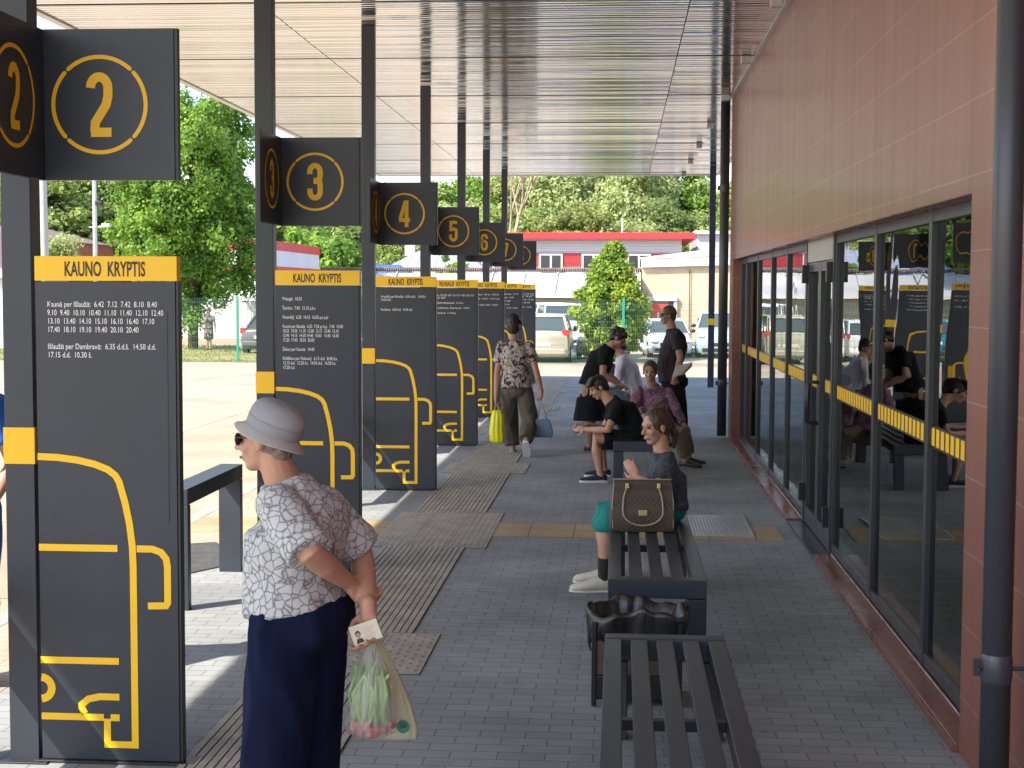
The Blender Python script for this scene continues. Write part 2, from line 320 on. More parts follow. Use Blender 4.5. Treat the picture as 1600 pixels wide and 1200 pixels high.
# ------------------------------------------------------------------ canopy
CZ, CXL, CYE, WX, CXR = 4.486, -5.37, 32.5, 1.448, 2.1
cn = empty('canopy', (0, 0, CZ), label='long flat canopy with glossy aluminium slat ceiling over the platform', cat='canopy')
s_ = MB(); NP = 7
def slats(x0, x1, y0, y1, s_):
    y = y0
    while y < y1-.01:
        ye = min(y+.1, y1); t1 = random.uniform(-.003, .003)
        pr = []
        for k in range(NP+1):
            u = k/NP; pr.append((y+.004+(ye-y-.006)*u, -.0018*(1-(2*u-1)**2)-t1*(2*u-1)))
        pr = [(y+.0005, .012)]+pr+[(ye-.0015, .012)]
        vs = [(x, a, b) for x in (x0, x1) for a, b in pr]; n = len(pr)
        s_.add(vs, [(i, i+1, i+1+n, i+n) for i in range(n-1)])
        y = ye
xsplit = [CXL+.06, -2.9, .6]
for i, (a, b) in enumerate(((CXL+.06, -3.22), (-3.21, .58), (.59, WX-.05))): slats(a, b, .0, CYE-.05, s_)
slats(WX-.049, CXR-.05, 19.65, CYE-.05, s_)
so_ = s_.build('ceiling_slats', M['alu'], cn, smooth=True)
MB().box(CXL, CXR, 0, CYE, .03, .30).build('roof_slab', M['white_metal'], cn)
e_ = MB(); e_.box(CXL-.03, CXL+.055, 0, CYE+.03, -.02, .33); e_.box(CXL+.055, CXR, CYE-.045, CYE+.03, -.02, .33); e_.box(CXR-.045, CXR+.03, 19.7, CYE-.045, -.02, .33)
e_.build('fascia', M['white_metal'], cn, bevel=.004)
MB().box(WX-.045, WX-.002, 0, 19.6, -.035, .02).build('wall_trim', M['steel'], cn)
j_ = MB()
for k in range(10):
    yy = 3.6+3.14*k
    if yy < CYE: j_.box(CXL+.06, WX-.05, yy, yy+.03, -.006, .0)
j_.build('cross_rail', M['anth_dark'], cn)
for k in range(10):
    yy = 3.6+3.14*k
    if yy < CYE: MB().box(1.27, 1.37, yy-.02, yy+.08, -.085, -.006).build('junction_box', M['steel'], cn, bevel=.004)

# ------------------------------------------------------------------ posts
POST = [5.82+4.17*(n-2) for n in range(1, 9)]
yb0, yb1 = 1.235, 1.385
pnames = {1: 'nearest post, left of the camera', 2: 'dark square steel post beside the first timetable board, under number sign 2',
 3: 'dark square steel post behind the woman in the grey hat, under number sign 3', 4: 'dark square steel post beside the board below number sign 4',
 5: 'dark square steel post beside the board below number sign 5', 6: 'dark square steel post above number sign 6 on the left of its board',
 7: 'dark square steel post rising behind the sign with number 7', 8: 'farthest dark post in the row of boards, behind the number 7 sign'}
for n in range(2, 9):
    y = POST[n-1]
    p = empty('canopy_post', (-2.442, y, 0), label=pnames[n], cat='post', group='dark steel canopy posts along the platform')
    MB().box(-.062, .062, -.004, .10, 0, CZ-.004).build('post_shaft', M['anth'], p, bevel=.004)
    MB().box(-.066, .066, -.009, .104, yb0, yb1).build('yellow_band', M['yellow'], p, bevel=.002)
    MB().box(-.11, .11, -.05, .15, 0, .008).build('base_plate', M['anth_dark'], p, bevel=.002)
p = empty('canopy_post', (1.84, 30.15, 0), label='slim dark post with a yellow band at the far right end of the canopy', cat='post', group='dark steel canopy posts along the platform')
MB().box(-.062, .062, -.05, .05, 0, CZ-.004).build('post_shaft', M['anth'], p, bevel=.004)
MB().box(-.066, .066, -.054, .054, 1.27, 1.40).build('yellow_band', M['yellow'], p)

# ------------------------------------------------------------------ timetable boards
TT = {2: ('KAUNO KRYPTIS', [("Kauną per Išlaužą:  6.42  7.12  7.42  8.10  8.40", .455), ("9.10  9.40  10.10  10.40  11.10  11.40  12.10  12.40", .48), ("13.10  13.40  14.10  15.10  16.10  16.40  17.10", .443), ("17.40  18.10  19.10  19.40  20.10  20.40", .378), None, ("Išlaužą per Dambravą:  6.35 d.d.š.  14.50 d.d.", .448), ("17.15 d.d.  10.30 š.", .183)]),
 3: ('KAUNO KRYPTIS', [("Palangą:  10.25", .135), None, ("Šiaulius:  7.45  12.15 p.š.s.", .232), None, ("Panevėžį:  6.20  14.15  16.05 p.s.s.pr", .32), None, ("Kauną per Išlaužą:  6.20  7.30 pr.k.p.  7.45  10.00", .42), ("10.25  10.50  11.10  12.00  12.15  12.40  13.10", .39), ("13.40  14.15  14.30 14.40  15.00   15.40  16.50", .39), ("17.20  17.45  18.55  20.00", .22), None, ("Šakius per Kauną:  14.40", .22), None, ("Kidiškius per Pakuonį:  6.15 d.d.  8.40 š.s.", .38), ("13.15 d.d.  12.20 š.s.  14.50 d.d.  16.50 š.s.", .37), ("17.30 d.d.", .085)]),
 4: ('KAUNO KRYPTIS', [("Ariotiškį per Klimiškį:  6.30 d.d.š.   10.45 š.", .44), ("14.30 d.d.", .10), None, None, ("Pociūnus:  5.50 d.d.  15.00 d.d.", .31)]),
 5: ('VILNIAUS KRYPTIS', [("Vilnių:  7.00  8.20  9.00  11.30  13.10  14.20  15.20  16.20", .49), ("17.20  18.20", .13), None, ("Klaipėdą, Marijampolę:  15.10 š.s.", .36), None, ("Druskininkus, Žiežmarius:  7.20 š.", .44), None, ("Elektrėnus:  11.10 k.p.", .27)]),
 6: ('JIEZNO KRYPTIS', [("Jiezną, Stakliškes:  7.00 d.d.  12.45 d.d.", .46), None, ("Verbyliškes:  5.50 š.  14.15 d.d.", .47), None, None, ("Užuguostį per Jiezną:  6.20 š.  15.30 š.s.", .45)]),
 7: ('ALYTAUS KRYPTIS', [("Alytų, Birštoną:  7.15", .46), None, ("Seirijus, Simną:  9.20", .38), None, ("Balbieriškį:  11.00", .32), None, ("Matuizas:  12.10", .30), None, ("Nemaniūnus:  14.10  16.00", .45)]),
 8: ('PRIENŲ KRYPTIS', [("Prienus:  6.20  7.05  7.40  8.35", .50), ("9.00  10.20  11.40  12.25  13.00", .50), ("13.40  15.20  16.00", .46), None, ("Strielčius:  7.10  13.30", .5), None, ("Birštoną:  10.10", .42), None, None, ("Išlaužą:  15.10  17.00", .46)])}
TX0, TX1, TH = -2.368, -1.776, 2.082
tl = {2: 'nearest dark timetable board, the largest, with a full bus outline and six lines of times', 3: 'dark timetable board with the longest list of times, behind the woman in the grey hat',
 4: 'dark board with only a few lines of times, third from the front', 5: 'dark board headed VILNIAUS KRYPTIS', 6: 'dark board headed JIEZNO KRYPTIS just left of the walking woman',
 7: 'narrow visible strip of dark board behind the walking woman', 8: 'farthest dark timetable board, right edge of the row'}
def bus_lines(fn, mb):
    W_ = .0285
    Z = lambda py: (1195-py)/383.0; X = lambda px: (px-53)/386.0
    pts = [(53, 710), (85, 711), (118, 715), (145, 721), (166, 729), (178, 738), (184, 748), (193, 780), (200, 815), (204, 850), (205, 880), (205, 1165), (160, 1165), (160, 1124)]
    stroke([(X(a), Z(b)) for a, b in pts], W_, mb, fn)
    k = .0006
    for q, pl in enumerate([[(53, 853), (180, 853)], [(211, 853), (236, 853), (250, 858), (258, 868), (260, 880), (260, 937), (257, 942), (228, 943)], [(53, 1032), (180, 1032)], [(53, 1122), (154.5, 1122)], [(165.5, 1122), (180, 1122)],
               [(180, 1089), (148, 1089), (130, 1093), (119, 1102), (119, 1108), (124, 1116.4)]]):
        stroke([(X(a), Z(b)) for a, b in pl], W_, mb, fn)
    stroke([(X(53)+a, Z(1077)+b) for a, b in arc(0, 0, .045, .045, 88, -88, 12)], .032, mb, fn)
for n in range(2, 9):
    y = POST[n-1]; head, rows = TT[n]
    t = empty('timetable_board', (TX0, y, 0), label=tl[n], cat='timetable board', group='timetable boards in a row along the platform')
    W_ = TX1-TX0
    MB().box(0, W_-.0125, 0, .045, .012, TH-.102).build('panel', M['anth'], t, bevel=.002)
    MB().box(W_-.012, W_, .004, .049, .012, TH-.102).box(-.03, W_+.05, -.02, .09, 0, .010).build('edge_profile', M['anth_dark'], t, bevel=.002)
    MB().box(0, W_-.004, -.003, .048, TH-.1, TH).build('header', M['yellow'], t, bevel=.002)
    vs, fs = text_geo(head.replace(' ', '  '), .058, width=(.335 if n < 5 else .38), bold=.02)
    w0 = max(v[0] for v in vs); MB().add([(v[0]+(W_-w0)/2-.005, -.0045, v[1]+TH-.080) for v in vs], fs).build('header_lettering', M['ink'], t)
    mb = MB(); z = TH-.205
    for r in rows+[None]:
        if not r and mb.v: mb.build('timetable_lettering', M['white'], t); mb = MB()
        if r:
            vs, fs = text_geo(r[0], .0225, width=r[1], bold=.006); mb.add([(v[0]+.05, -.0016, z+v[1]) for v in vs], fs)
        z -= .0342 if n in (2,) else .0315
    mb = MB(); bus_lines(lambda a, b: (a, -.0022, b), mb); mb.build('bus_outline', M['yellow'], t)
    for x_, z_ in ((.065, 1.88), (.52, 1.88), (.065, 1.02), (.52, 1.02)): MB().add([(x_+.004*math.cos(k), -.003, z_+.004*math.sin(k)) for k in (0, 1.05, 2.1, 3.14, 4.2, 5.2)], [(0, 1, 2, 3, 4, 5)]).build('screw', M['black'], t)
    MB().box(W_-.048, W_-.045, -.0015, .001, 1.0, 1.86).build('hinge_line', M['black'], t)

# ------------------------------------------------------------------ number signs
SZ0, SZ1 = 2.385, 2.985
for n in range(2, 9):
    y = POST[n-1]
    s = empty('platform_number_sign', (-2.34, y-.012, SZ0), label='dark folded platform sign with a yellow ringed number %d, two faces' % n, cat='sign', group='folded platform number signs on the posts')
    H = SZ1-SZ0; Wd = .575
    MB().box(.026, Wd-.0155, 0, .022, 0, H).build('front_panel', M['anth'], s, bevel=.002)
    MB().box(Wd-.015, Wd, .003, .030, 0, H).build('edge_profile', M['anth_dark'], s, bevel=.002)
    MB().box(0, .024, -.60, .022, 0, H).build('side_panel', M['anth'], s, bevel=.002)
    MB().box(-.045, -.002, -.05, .03, .08, .14).box(-.045, -.002, -.05, .03, H-.14, H-.08).build('bracket', M['anth_dark'], s)
    for side in (0, 1):
        fn = (lambda a, b, e=0: (.255+a, -.002-e, H/2+b)) if side == 0 else (lambda a, b, e=0: (.0260+e, -.29+a, H/2+b))
        mb = MB()
        for q in range(4):
            a0 = 45+90*q+3.2; pts = arc(0, 0, .189, .189, a0, a0+90-6.4, 22); stroke(pts, .0165, mb, fn)
            for e in (pts[0], pts[-1]): mb.add([fn(e[0]+.00825*math.cos(k*.785), e[1]+.00825*math.sin(k*.785), .0005) for k in range(8)], [tuple(range(8))])
        mb.build('number_ring', M['yellow'], s)
        mb = MB(); digit(str(n), .255, mb, fn, 0, 0); mb.build('number', M['yellow'], s)

# ------------------------------------------------------------------ hand rails
for k, n in enumerate(range(2, 9)):
    y1 = POST[n-1]-.02; y0 = y1-1.3; x0, x1 = -2.755, -2.60
    rl = empty('hand_rail', (x0, y0, 0), label=['low dark rail mostly hidden behind the nearest timetable board', 'low dark sloping rail between the first board and the woman in the grey hat'][k] if k < 2 else 'low dark rail hidden in front of board %d from the camera' % (k+1), cat='rail', group='low rails beside the boards')
    MB().box(0, .155, 0, 1.30, .645, .745).build('top_bar', M['anth'], rl, bevel=.004)
    MB().box(0, .155, 0, .06, 0, .6425).build('leg', M['anth'], rl, bevel=.004)
    MB().box(0, .155, 1.24, 1.30, 0, .6425).build('leg', M['anth'], rl, bevel=.004)
    a = MB(); stroke([(.0, .0), (.012, .025), (.0, .045)], .006, a, lambda p, q: (.1565, .30+p, .675+q)); stroke([(-.012, .028), (.02, .03)], .006, a, lambda p, q: (.1565, .30+p, .675+q))
    a.build('emblem', M['binwood'], rl)

# ------------------------------------------------------------------ benches
def make_bench(L, label):
    o = empty('platform_bench', (0, 0, 0), label=label, cat='bench', group='dark slatted metal benches in a line')
    Wd = .515
    for y0 in (0, L-.09):
        MB().box(0, Wd, y0, y0+.09, .35, .45).build('end_beam', M['anth'], o, bevel=.006)
        for x in (0, Wd-.1): MB().box(x, x+.1, y0, y0+.09, 0, .3475).build('leg', M['anth'], o, bevel=.006)
    for x in (0, Wd-.072): MB().box(x, x+.072, .0925, L-.0925, .37, .448).build('side_rail', M['anth'], o, bevel=.004)
    gap = (Wd-5*.072)/4
    for i in (1, 2, 3): MB().box(i*(.072+gap), i*(.072+gap)+.072, .0925, L-.0925, .425, .446).build('slat', M['anth'], o, bevel=.004)
    MB().box(.0745, Wd-.0745, L/2-.02, L/2+.02, .385, .4225).build('cross_bar', M['anth_dark'], o)
    return o
bl = ['nearest dark slatted metal bench, cut off by the bottom of the picture', 'dark slatted bench with the brown handbag on it', 'dark metal bench the young man in shorts sits on', 'far dark bench under the person in white']
proto = None
for i, (x, y) in enumerate(((-.055, 4.0), (-.055, 7.62), (-.06, 14.66), (-.06, 18.9))):
    if proto is None: b = proto = make_bench(2.4, bl[0])
    else: b = copy_tree(proto); b['label'] = bl[i]
    b.location = (x, y, 0)

# ------------------------------------------------------------------ station building
sb = empty('station_building', (0, 0, 0), label='bus station building with glossy red panel wall and long glazed front', cat='building')
Y0, Y1, ZL = 6.26, 19.25, 2.365
MB().box(WX, 1.78, -2.5, 19.62, ZL, 6.2).build('upper_wall', M['tile'], sb)
MB().box(WX, 1.78, -2.5, Y0, 0, ZL-.0005).build('pier', M['tile'], sb)
MB().box(WX, 1.78, Y1+.004, 19.62, 0, ZL-.0005).build('pier', M['tile'], sb)
MB().box(WX+.002, 1.78, Y1, Y1+.004, .0, ZL-.001).build('window_reveal', M['tile_x'], sb)
MB().box(WX+.002, 1.56, Y0+.001, Y1-.001, ZL-.005, ZL-.0006).build('lintel_soffit', M['tile_flat'], sb)
MB().box(WX-.012, WX+.03, 19.622, 19.66, 0, CZ+1.4).build('corner_trim', M['hdr'], sb)
MB().box(1.46, 14, 19.62, 19.86, 0, 6.2).build('end_wall', M['tile_x'], sb)
for a, b in ((Y0, 10.80), (12.52, Y1)):
    MB().box(WX-.03, 1.548, a, b-.001, 0, .0345).build('plinth', M['tile_flat'], sb, bevel=.003)
    mj = MB(); mj.box(WX-.012, WX-.0085, a+.001, b-.002, .034, .0355)
    mj.box(1.5465, 1.5485, a, b-.002, .0345, .046)
    mj.build('plinth_joint', M['joint'], sb)
MB().box(WX-.03, 1.66, 10.80, 12.52, 0, .022).build('door_threshold', M['frame'], sb, bevel=.003)
MB().box(1.66, 8, 5, 19.62, -.02, .02).build('room_floor', M['interior_floor'], sb)
MB().box(1.79, 8, 5, 19.6, 2.9, 3.0).box(7.6, 7.8, 5, 19.6, .02, 2.9).box(1.79, 7.6, 4.8, 5, .02, 2.9).build('room_walls', M['interior'], sb)
MB().box(3.4, 3.75, 8.3, 9.6, .02, 1.05).box(3.3, 3.85, 12.6, 14.2, .02, 2.2).build('service_counter', M['hdr'], sb, bevel=.01)
for yy in (7.4, 10.6, 13.2):
    q = MB(); q.box(2.3, 2.75, yy, yy+1.8, .42, .47).box(2.68, 2.73, yy, yy+1.8, .47, .85)
    for a in (yy+.2, yy+1.55): q.box(2.25, 2.85, a, a+.06, .03, .08).box(2.5, 2.56, a, a+.06, .08, .42)
    q.build('waiting_seat', M['black'], sb, bevel=.008)
mull = [Y0-.02, 7.58, 9.18, 10.86, 12.50, 14.0, 15.43, 16.93, 18.45, Y1+.02]
for i in range(len(mull)-1):
    a, b = mull[i]+.002, mull[i+1]-.002
    if i == 3: continue
    fr = MB(); fw = .034
    fr.box(1.552, 1.645, a, a+fw, .0350, 2.3605).box(1.552, 1.645, b-fw, b, .0350, 2.3605).box(1.556, 1.642, a+fw, b-fw, 2.300, 2.3605).box(1.556, 1.642, a+fw, b-fw, .0350, .115)
    fo = fr.build('window', M['frame'], sb, bevel=.003)
    gb = MB().box(1.578, 1.592, a+fw, b-fw, .1145, 2.301).build('pane', M['glass'], fo)
    st = MB(); st.box(1.5755, 1.5772, a+fw, b-fw, 1.168, 1.282, 1); y = a+fw+.02
    while y+.07 < b-fw: st.box(1.5730, 1.5745, y, y+.07, 1.18, 1.27, 0); y += .107
    st.build('safety_marking', [M['yellow'], M['black']], fo)
# double door
df = MB(); a, b = mull[3], mull[4]
df.box(1.54, 1.65, a, a+.07, .0225, 2.3605).box(1.54, 1.65, b-.07, b, .0225, 2.3605); df.build('door_frame', M['frame'], sb, bevel=.003)
MB().box(1.548, 1.64, a+.0705, b-.0705, 2.19, 2.3605).build('door_header', M['hdr'], sb, bevel=.003)
mid = (a+b)/2
for k, (p, q) in enumerate(((a+.0705, mid-.002), (mid+.002, b-.0705))):
    d = MB(); d.box(1.55, 1.625, p, p+.07, .03, 2.185).box(1.55, 1.625, q-.07, q, .03, 2.185).box(1.552, 1.623, p+.07, q-.07, 2.11, 2.185).box(1.552, 1.623, p+.07, q-.07, .03, .17)
    do = d.build('door', M['frame'], sb, bevel=.003)
    MB().box(1.590, 1.602, p+.07, q-.07, .1695, 2.111).build('pane', M['glass'], do)
    st = MB(); st.box(1.5880, 1.5895, p+.07, q-.07, 1.168, 1.282, 1); y = p+.09
    while y+.07 < q-.07: st.box(1.5860, 1.5875, y, y+.07, 1.18, 1.27, 0); y += .107
    st.build('safety_marking', [M['yellow'], M['black']], do)
    yh = (q-.05) if k == 0 else (p+.05)
    MB().tube([(1.55, yh, 1.24), (1.47, yh, 1.24), (1.47, yh, .92), (1.55, yh, .92)], .014, 8).build('handle', M['black'], do, smooth=True)
    yq = p+.03 if k == 0 else q-.03
    for z0 in (.21, 2.02): MB().box(1.50, 1.5495, yq-.03, yq+.03, z0, z0+.15).build('hinge', M['black'], do, bevel=.004)
def downpipe(x, y, r, ztop, zs):
    d = MB().tube([(x, y, 0.03), (x, y, ztop)], r, 28, caps=False).build('downpipe', M['pipe'], sb, smooth=True)
    for z0 in zs:
        k = MB(); k.tube([(x, y, z0), (x, y, z0+.065)], r+.004, 28).build('clamp', M['pipe'], d, smooth=True)
        c = MB(); c.box(x-.004-r-.022, x-r+.0, y-.012, y+.012, z0+.004, z0+.061); c.tube([(x+r, y, z0+.03), (WX, y, z0+.03)], .008, 8)
        c.tube([(x-r-.012, y-.02, z0+.03), (x-r-.012, y+.02, z0+.03)], .006, 8).build('clamp_bolt', M['frame'], d)
downpipe(1.33, 5.22, .0515, 4.47, (.60, 3.3))
downpipe(1.355, 19.70, .062, 4.47, (.70, 3.28))

# ------------------------------------------------------------------ litter bin with bag
M['bag'] = mat('black_bag', (.012, .012, .014), .30, bump=.55, bs=20, spec=.6, stretch=(1, 1, .3))
bn = empty('litter_bin', (.09, 6.98, 0), label='brown litter bin lined with a shiny black bag between the two near benches', cat='bin')
q = MB(); q.box(-.20, .20, -.15, -.14, .15, .37).box(-.20, .20, .14, .15, .15, .37).box(-.20, -.19, -.14, .14, .15, .37).box(.19, .20, -.14, .14, .15, .37).build('bin_body', M['binwood'], bn, bevel=.003)
MB().box(-.205, .205, -.155, .155, .03, .149).build('bin_base', M['black'], bn, bevel=.01)
for x in (-.212, .188):
    for y in (-.162, .138): MB().box(x, x+.024, y, y+.024, 0, .40).build('leg', M['black'], bn, bevel=.004)
rs3 = random.Random(3); rings = []; N = 90; ph = [rs3.uniform(0, 6.28) for _ in range(12)]
for z, k in ((.27, 1.10), (.275, 1.14), (.31, 1.17), (.35, 1.18), (.39, 1.19), (.425, 1.20), (.445, 1.19), (.450, 1.13), (.440, 1.06), (.41, 1.0), (.36, .90), (.28, .86), (.2, .82), (.17, .5), (.165, .05)):
    rg = []
    for j in range(N):
        a = 2*math.pi*j/N; c, s2 = math.cos(a), math.sin(a); e = 1/max(abs(c)**4+abs(s2)**4, 1e-6)**.25
        fold = sum(.006/(1+.35*m)*(1-abs(math.sin(a*(5+3*m)/2+ph[m]+z*(m*2.3-6)))*2) for m in range(7)); droop = .02*math.sin(a*4+1)+.008*math.sin(a*13+2)
        rg.append((c*e*(.205*k+fold*min(1, k)), s2*e*(.155*k+fold*min(1, k)), z+(droop if z > .4 else 0)+((.03*math.sin(a*3+2)+.018*math.sin(a*7)+.01*math.sin(a*19)) if (z < .32 and k > 1) else 0)))
    rings.append(rg)
MB().loft(rings, caps=False).build('bin_bag', M['bag'], bn, smooth=True)

# ------------------------------------------------------------------ vegetation
def leaf_mat(name, a, b, trans=.3):
    m = bpy.data.materials.new(name); m.use_nodes = True; t = m.node_tree; bs = t.nodes['Principled BSDF']; L = t.links.new
    oi = t.nodes.new('ShaderNodeTexCoord'); n = t.nodes.new('ShaderNodeTexNoise'); n.inputs['Scale'].default_value = .9; n.inputs['Detail'].default_value = 4
    L(oi.outputs['Object'], n.inputs[0]); r = t.nodes.new('ShaderNodeValToRGB'); L(n.outputs[0], r.inputs[0]); r.color_ramp.elements[0].position = .38; r.color_ramp.elements[1].position = .62
    r.color_ramp.elements[0].color = (*a, 1); r.color_ramp.elements[1].color = (*b, 1); L(r.outputs[0], bs.inputs['Base Color']); bs.inputs['Roughness'].default_value = .6
    tr = t.nodes.new('ShaderNodeBsdfTranslucent'); L(r.outputs[0], tr.inputs[0]); mx = t.nodes.new('ShaderNodeMixShader'); mx.inputs[0].default_value = trans
    L(bs.outputs[0], mx.inputs[1]); L(tr.outputs[0], mx.inputs[2]); L(mx.outputs[0], t.nodes['Material Output'].inputs[0]); return m
LM = [leaf_mat('leaf_bright', (.12, .24, .035), (.25, .41, .06), .48), leaf_mat('leaf_mid', (.24, .33, .10), (.38, .48, .15), .5),
      leaf_mat('leaf_pale', (.32, .39, .16), (.48, .55, .24), .5), leaf_mat('leaf_yellow', (.26, .31, .09), (.37, .41, .14), .5), leaf_mat('leaf_thuja', (.13, .23, .02), (.32, .42, .05), .42),
      leaf_mat('leaf_dark', (.14, .21, .07), (.23, .31, .10), .5)]
M['bark'] = mat('bark', (.10, .075, .05), .9, var=.3, vs=4, bump=.4)
M['bark_pale'] = mat('pale_bark', (.30, .26, .20), .9, var=.25, vs=4)
def crown_mesh(name, rx, rz, nclump, nleaf, ls, seed, shape=None, clump=.28, m=None, droop=0):
    rg = np.random.default_rng(seed); vs = []; 
    P = []
    while len(P) < nclump:
        d = rg.normal(size=3); d /= np.linalg.norm(d); r = rg.uniform(.25, 1)**.45
        p = d*r; lump = 1+.22*noise.noise(V(tuple(d*1.9+seed)))*1.6
        z = p[2]
        if shape == 'cone':
            t = (z+1)/2; k = (1-t**2.2)*.72+.28*(1-t)+.10 if t > .1 else .75; k *= 1+.25*noise.noise(V((d[0]*2, d[1]*2, z*4))); p = np.array([d[0], d[1], 0])*r**.5*k*(.7+.5*rg.random()); p[2] = z
            P.append((p[0]*rx, p[1]*rx, p[2]*rz)); continue
        P.append((p[0]*rx*lump, p[1]*rx*lump, p[2]*rz*lump))
    P = np.array(P); C = np.repeat(P, nleaf, 0); n = len(C)
    cs = clump*rx*np.repeat(rg.uniform(.5, 1.25, len(P)), nleaf)
    off = rg.normal(size=(n, 3)); off /= np.linalg.norm(off, axis=1)[:, None]; off *= (rg.random(n)**.4)[:, None]*cs[:, None]; off[:, 2] *= .75
    pos = C+off
    if droop: pos[:, 2] -= droop*rg.random(n)**2
    nrm = off/np.linalg.norm(off, axis=1)[:, None]*.8+rg.normal(size=(n, 3))*.55+np.array([0, 0, .35]); nrm /= np.linalg.norm(nrm, axis=1)[:, None]
    u = np.cross(nrm, rg.normal(size=(n, 3))); u /= np.linalg.norm(u, axis=1)[:, None]; v = np.cross(nrm, u)
    sz = ls*rg.uniform(.6, 1.3, n)[:, None]
    q = np.stack([pos-u*sz*.5, pos-v*sz*.32, pos+u*sz*.5, pos+v*sz*.32], 1).reshape(-1, 3)
    me = bpy.data.meshes.new(name); me.vertices.add(n*4); me.vertices.foreach_set('co', q.astype('f').ravel()); me.loops.add(n*4); me.loops.foreach_set('vertex_index', np.arange(n*4, dtype='i'))
    me.polygons.add(n); me.polygons.foreach_set('loop_start', np.arange(0, n*4, 4, dtype='i')); me.update(); me.validate()
    if m: me.materials.append(m)
    return me, P
def tree(name, label, loc, rx, rz, zc, ncl, nl, ls, seed, m, tr=.18, group=None, shape=None, clump=.28, bark='bark', cat='tree', droop=0):
    t = empty(name, loc, label=label, cat=cat, group=group)
    me, P = crown_mesh('crown', rx, rz, ncl, nl, ls, seed, shape, clump, m, droop); c = bpy.data.objects.new('crown', me); col.objects.link(c); c.parent = t; c.location = (0, 0, zc)
    mb = MB(); h = zc+rz*.55; mb.tube([(0, 0, -.1), (.05, .03, zc*.35), (-.05, 0, zc*.75), (0, .05, h)], [tr*1.25, tr, tr*.7, tr*.25], 8)
    for k in range(7):
        i = int(k*len(P)/7); p = P[i]; z0 = zc*.45+k*.08*rz; mb.tube([(0, 0, z0), (p[0]*.5, p[1]*.5, (z0+p[2]+zc)/2), (p[0]*.9, p[1]*.9, p[2]+zc)], [tr*.45, tr*.28, tr*.08], 6)
    mb.build('trunk', M[bark], t, smooth=True); return t
GZ = -.57
tree('broadleaf_tree', 'big bright green leafy tree behind the wire fence, left of the second board', (-18.0, 61, GZ), 3.1, 4.6, 6.15, 250, 290, .18, 11, LM[0], tr=.19, clump=.23, droop=.5)
tree('conifer', 'bushy bright green thuja standing alone at the wire fence', (-.28, 52.6, GZ), 1.34, 2.1, 2.2, 360, 130, .13, 5, LM[4], tr=.1, shape='cone', clump=.26)
tree('round_tree', 'rounded green tree beside the red and white striped building', (-18.6, 91, GZ), 3.3, 3.1, 3.4, 90, 110, .38, 8, LM[0], tr=.2)
tree('round_tree', 'small bright shrubby tree in front of the blue grey roof', (-8.9, 76, GZ), 1.0, .8, 3.5, 26, 70, .2, 9, LM[0], tr=.07)
protos = {}
def far_tree(label, x, y, h, r, kind, seed):
    key = (kind, seed % 2)
    if key not in protos:
        t = tree('woodland_tree', label, (0, 0, 0), 4, 6, 7.0, 170, 170, .36, seed, LM[kind], tr=.25, group='tall trees behind the yard', clump=.30); protos[key] = t
    else: t = copy_tree(protos[key]); t['label'] = label
    t.location = (x, y, GZ); t.rotation_euler = (0, 0, random.uniform(0, 6.28)); t.scale = (r/4, r/4, h/13.5)
desc = {1: 'mid green', 2: 'pale grey green', 3: 'yellowish', 5: 'dark green', 0: 'fresh green'}
WT = [(-64, 112, 10, 5, 1), (-56, 110, 11, 5, 2), (-50, 104, 12, 5, 1), (-44, 98, 11.5, 5, 2), (-38, 96, 12, 4.6, 1), (-33, 100, 12, 4.6, 5), (-28, 104, 11, 4.8, 1), (-33.5, 84, 6.2, 2.4, 2), (-23, 118, 11, 4.8, 5),
      (-17, 119, 11.5, 4.4, 1), (-23, 132, 11.6, 4.6, 2), (-18, 128, 12, 4.2, 2), (-13.3, 122, 12.6, 4.3, 0), (-9.4, 122, 13.5, 3.6, 3), (-5.6, 120, 13.6, 3.8, 2), (-2, 126, 14.5, 4, 5), (1.2, 117, 13.6, 3.6, 2), (4.7, 121, 13.2, 3.8, 0), (8.4, 118, 12.4, 4, 1), (12, 124, 12.5, 4.4, 2), (16, 120, 12, 4.4, 1),
      (-7.5, 108, 9.2, 3.2, 1), (-3.4, 106, 8.8, 3.1, 3), (.5, 107, 8.2, 3, 2), (4, 108, 9, 3, 5), (7.5, 106, 8.2, 3, 1), (-12, 109, 9.2, 3.4, 2), (-16, 112, 8.4, 3, 1), (12, 110, 10, 3.6, 0), (22, 126, 12, 5, 1), (-30, 135, 13, 5, 5)]
def px_of(x, y):
    d = V((x, y, 2-CAMH)); return CX+FPX*d.dot(cR2)/d.dot(cF)
PLACE = [(-40, 'beyond the left edge behind the first post'), (75, 'behind the pale pole at the left edge'), (130, 'just left of the lamp pole'), (175, 'right of the lamp pole'), (235, 'behind the left half of the big leafy tree'), (330, 'behind the right half of the big leafy tree'), (400, 'behind the second post'),
 (480, 'left above the striped building, over the round tree'), (540, 'right of number sign 3'), (590, 'above the blue roof beside the third post'), (640, 'just above number sign 4'), (680, 'right of number sign 4'), (715, 'above number sign 5'), (745, 'between the posts above number sign 6'), (780, 'right of the post above number sign 6'),
 (815, 'behind the bare pale tree'), (850, 'above the left end of the red roof edge'), (885, 'above the red walled window'), (915, 'left above the thuja'), (950, 'straight above the thuja'), (985, 'right above the thuja'), (1015, 'above the right part of the red roof edge'), (1045, 'above the brick wall doorway'), (1080, 'above the right end of the red roof edge'), (1108, 'behind the slim right post'), (1200, 'right of the slim post, beside the black downpipe'), (3000, 'hidden behind the station building')]
seen_pl = {}
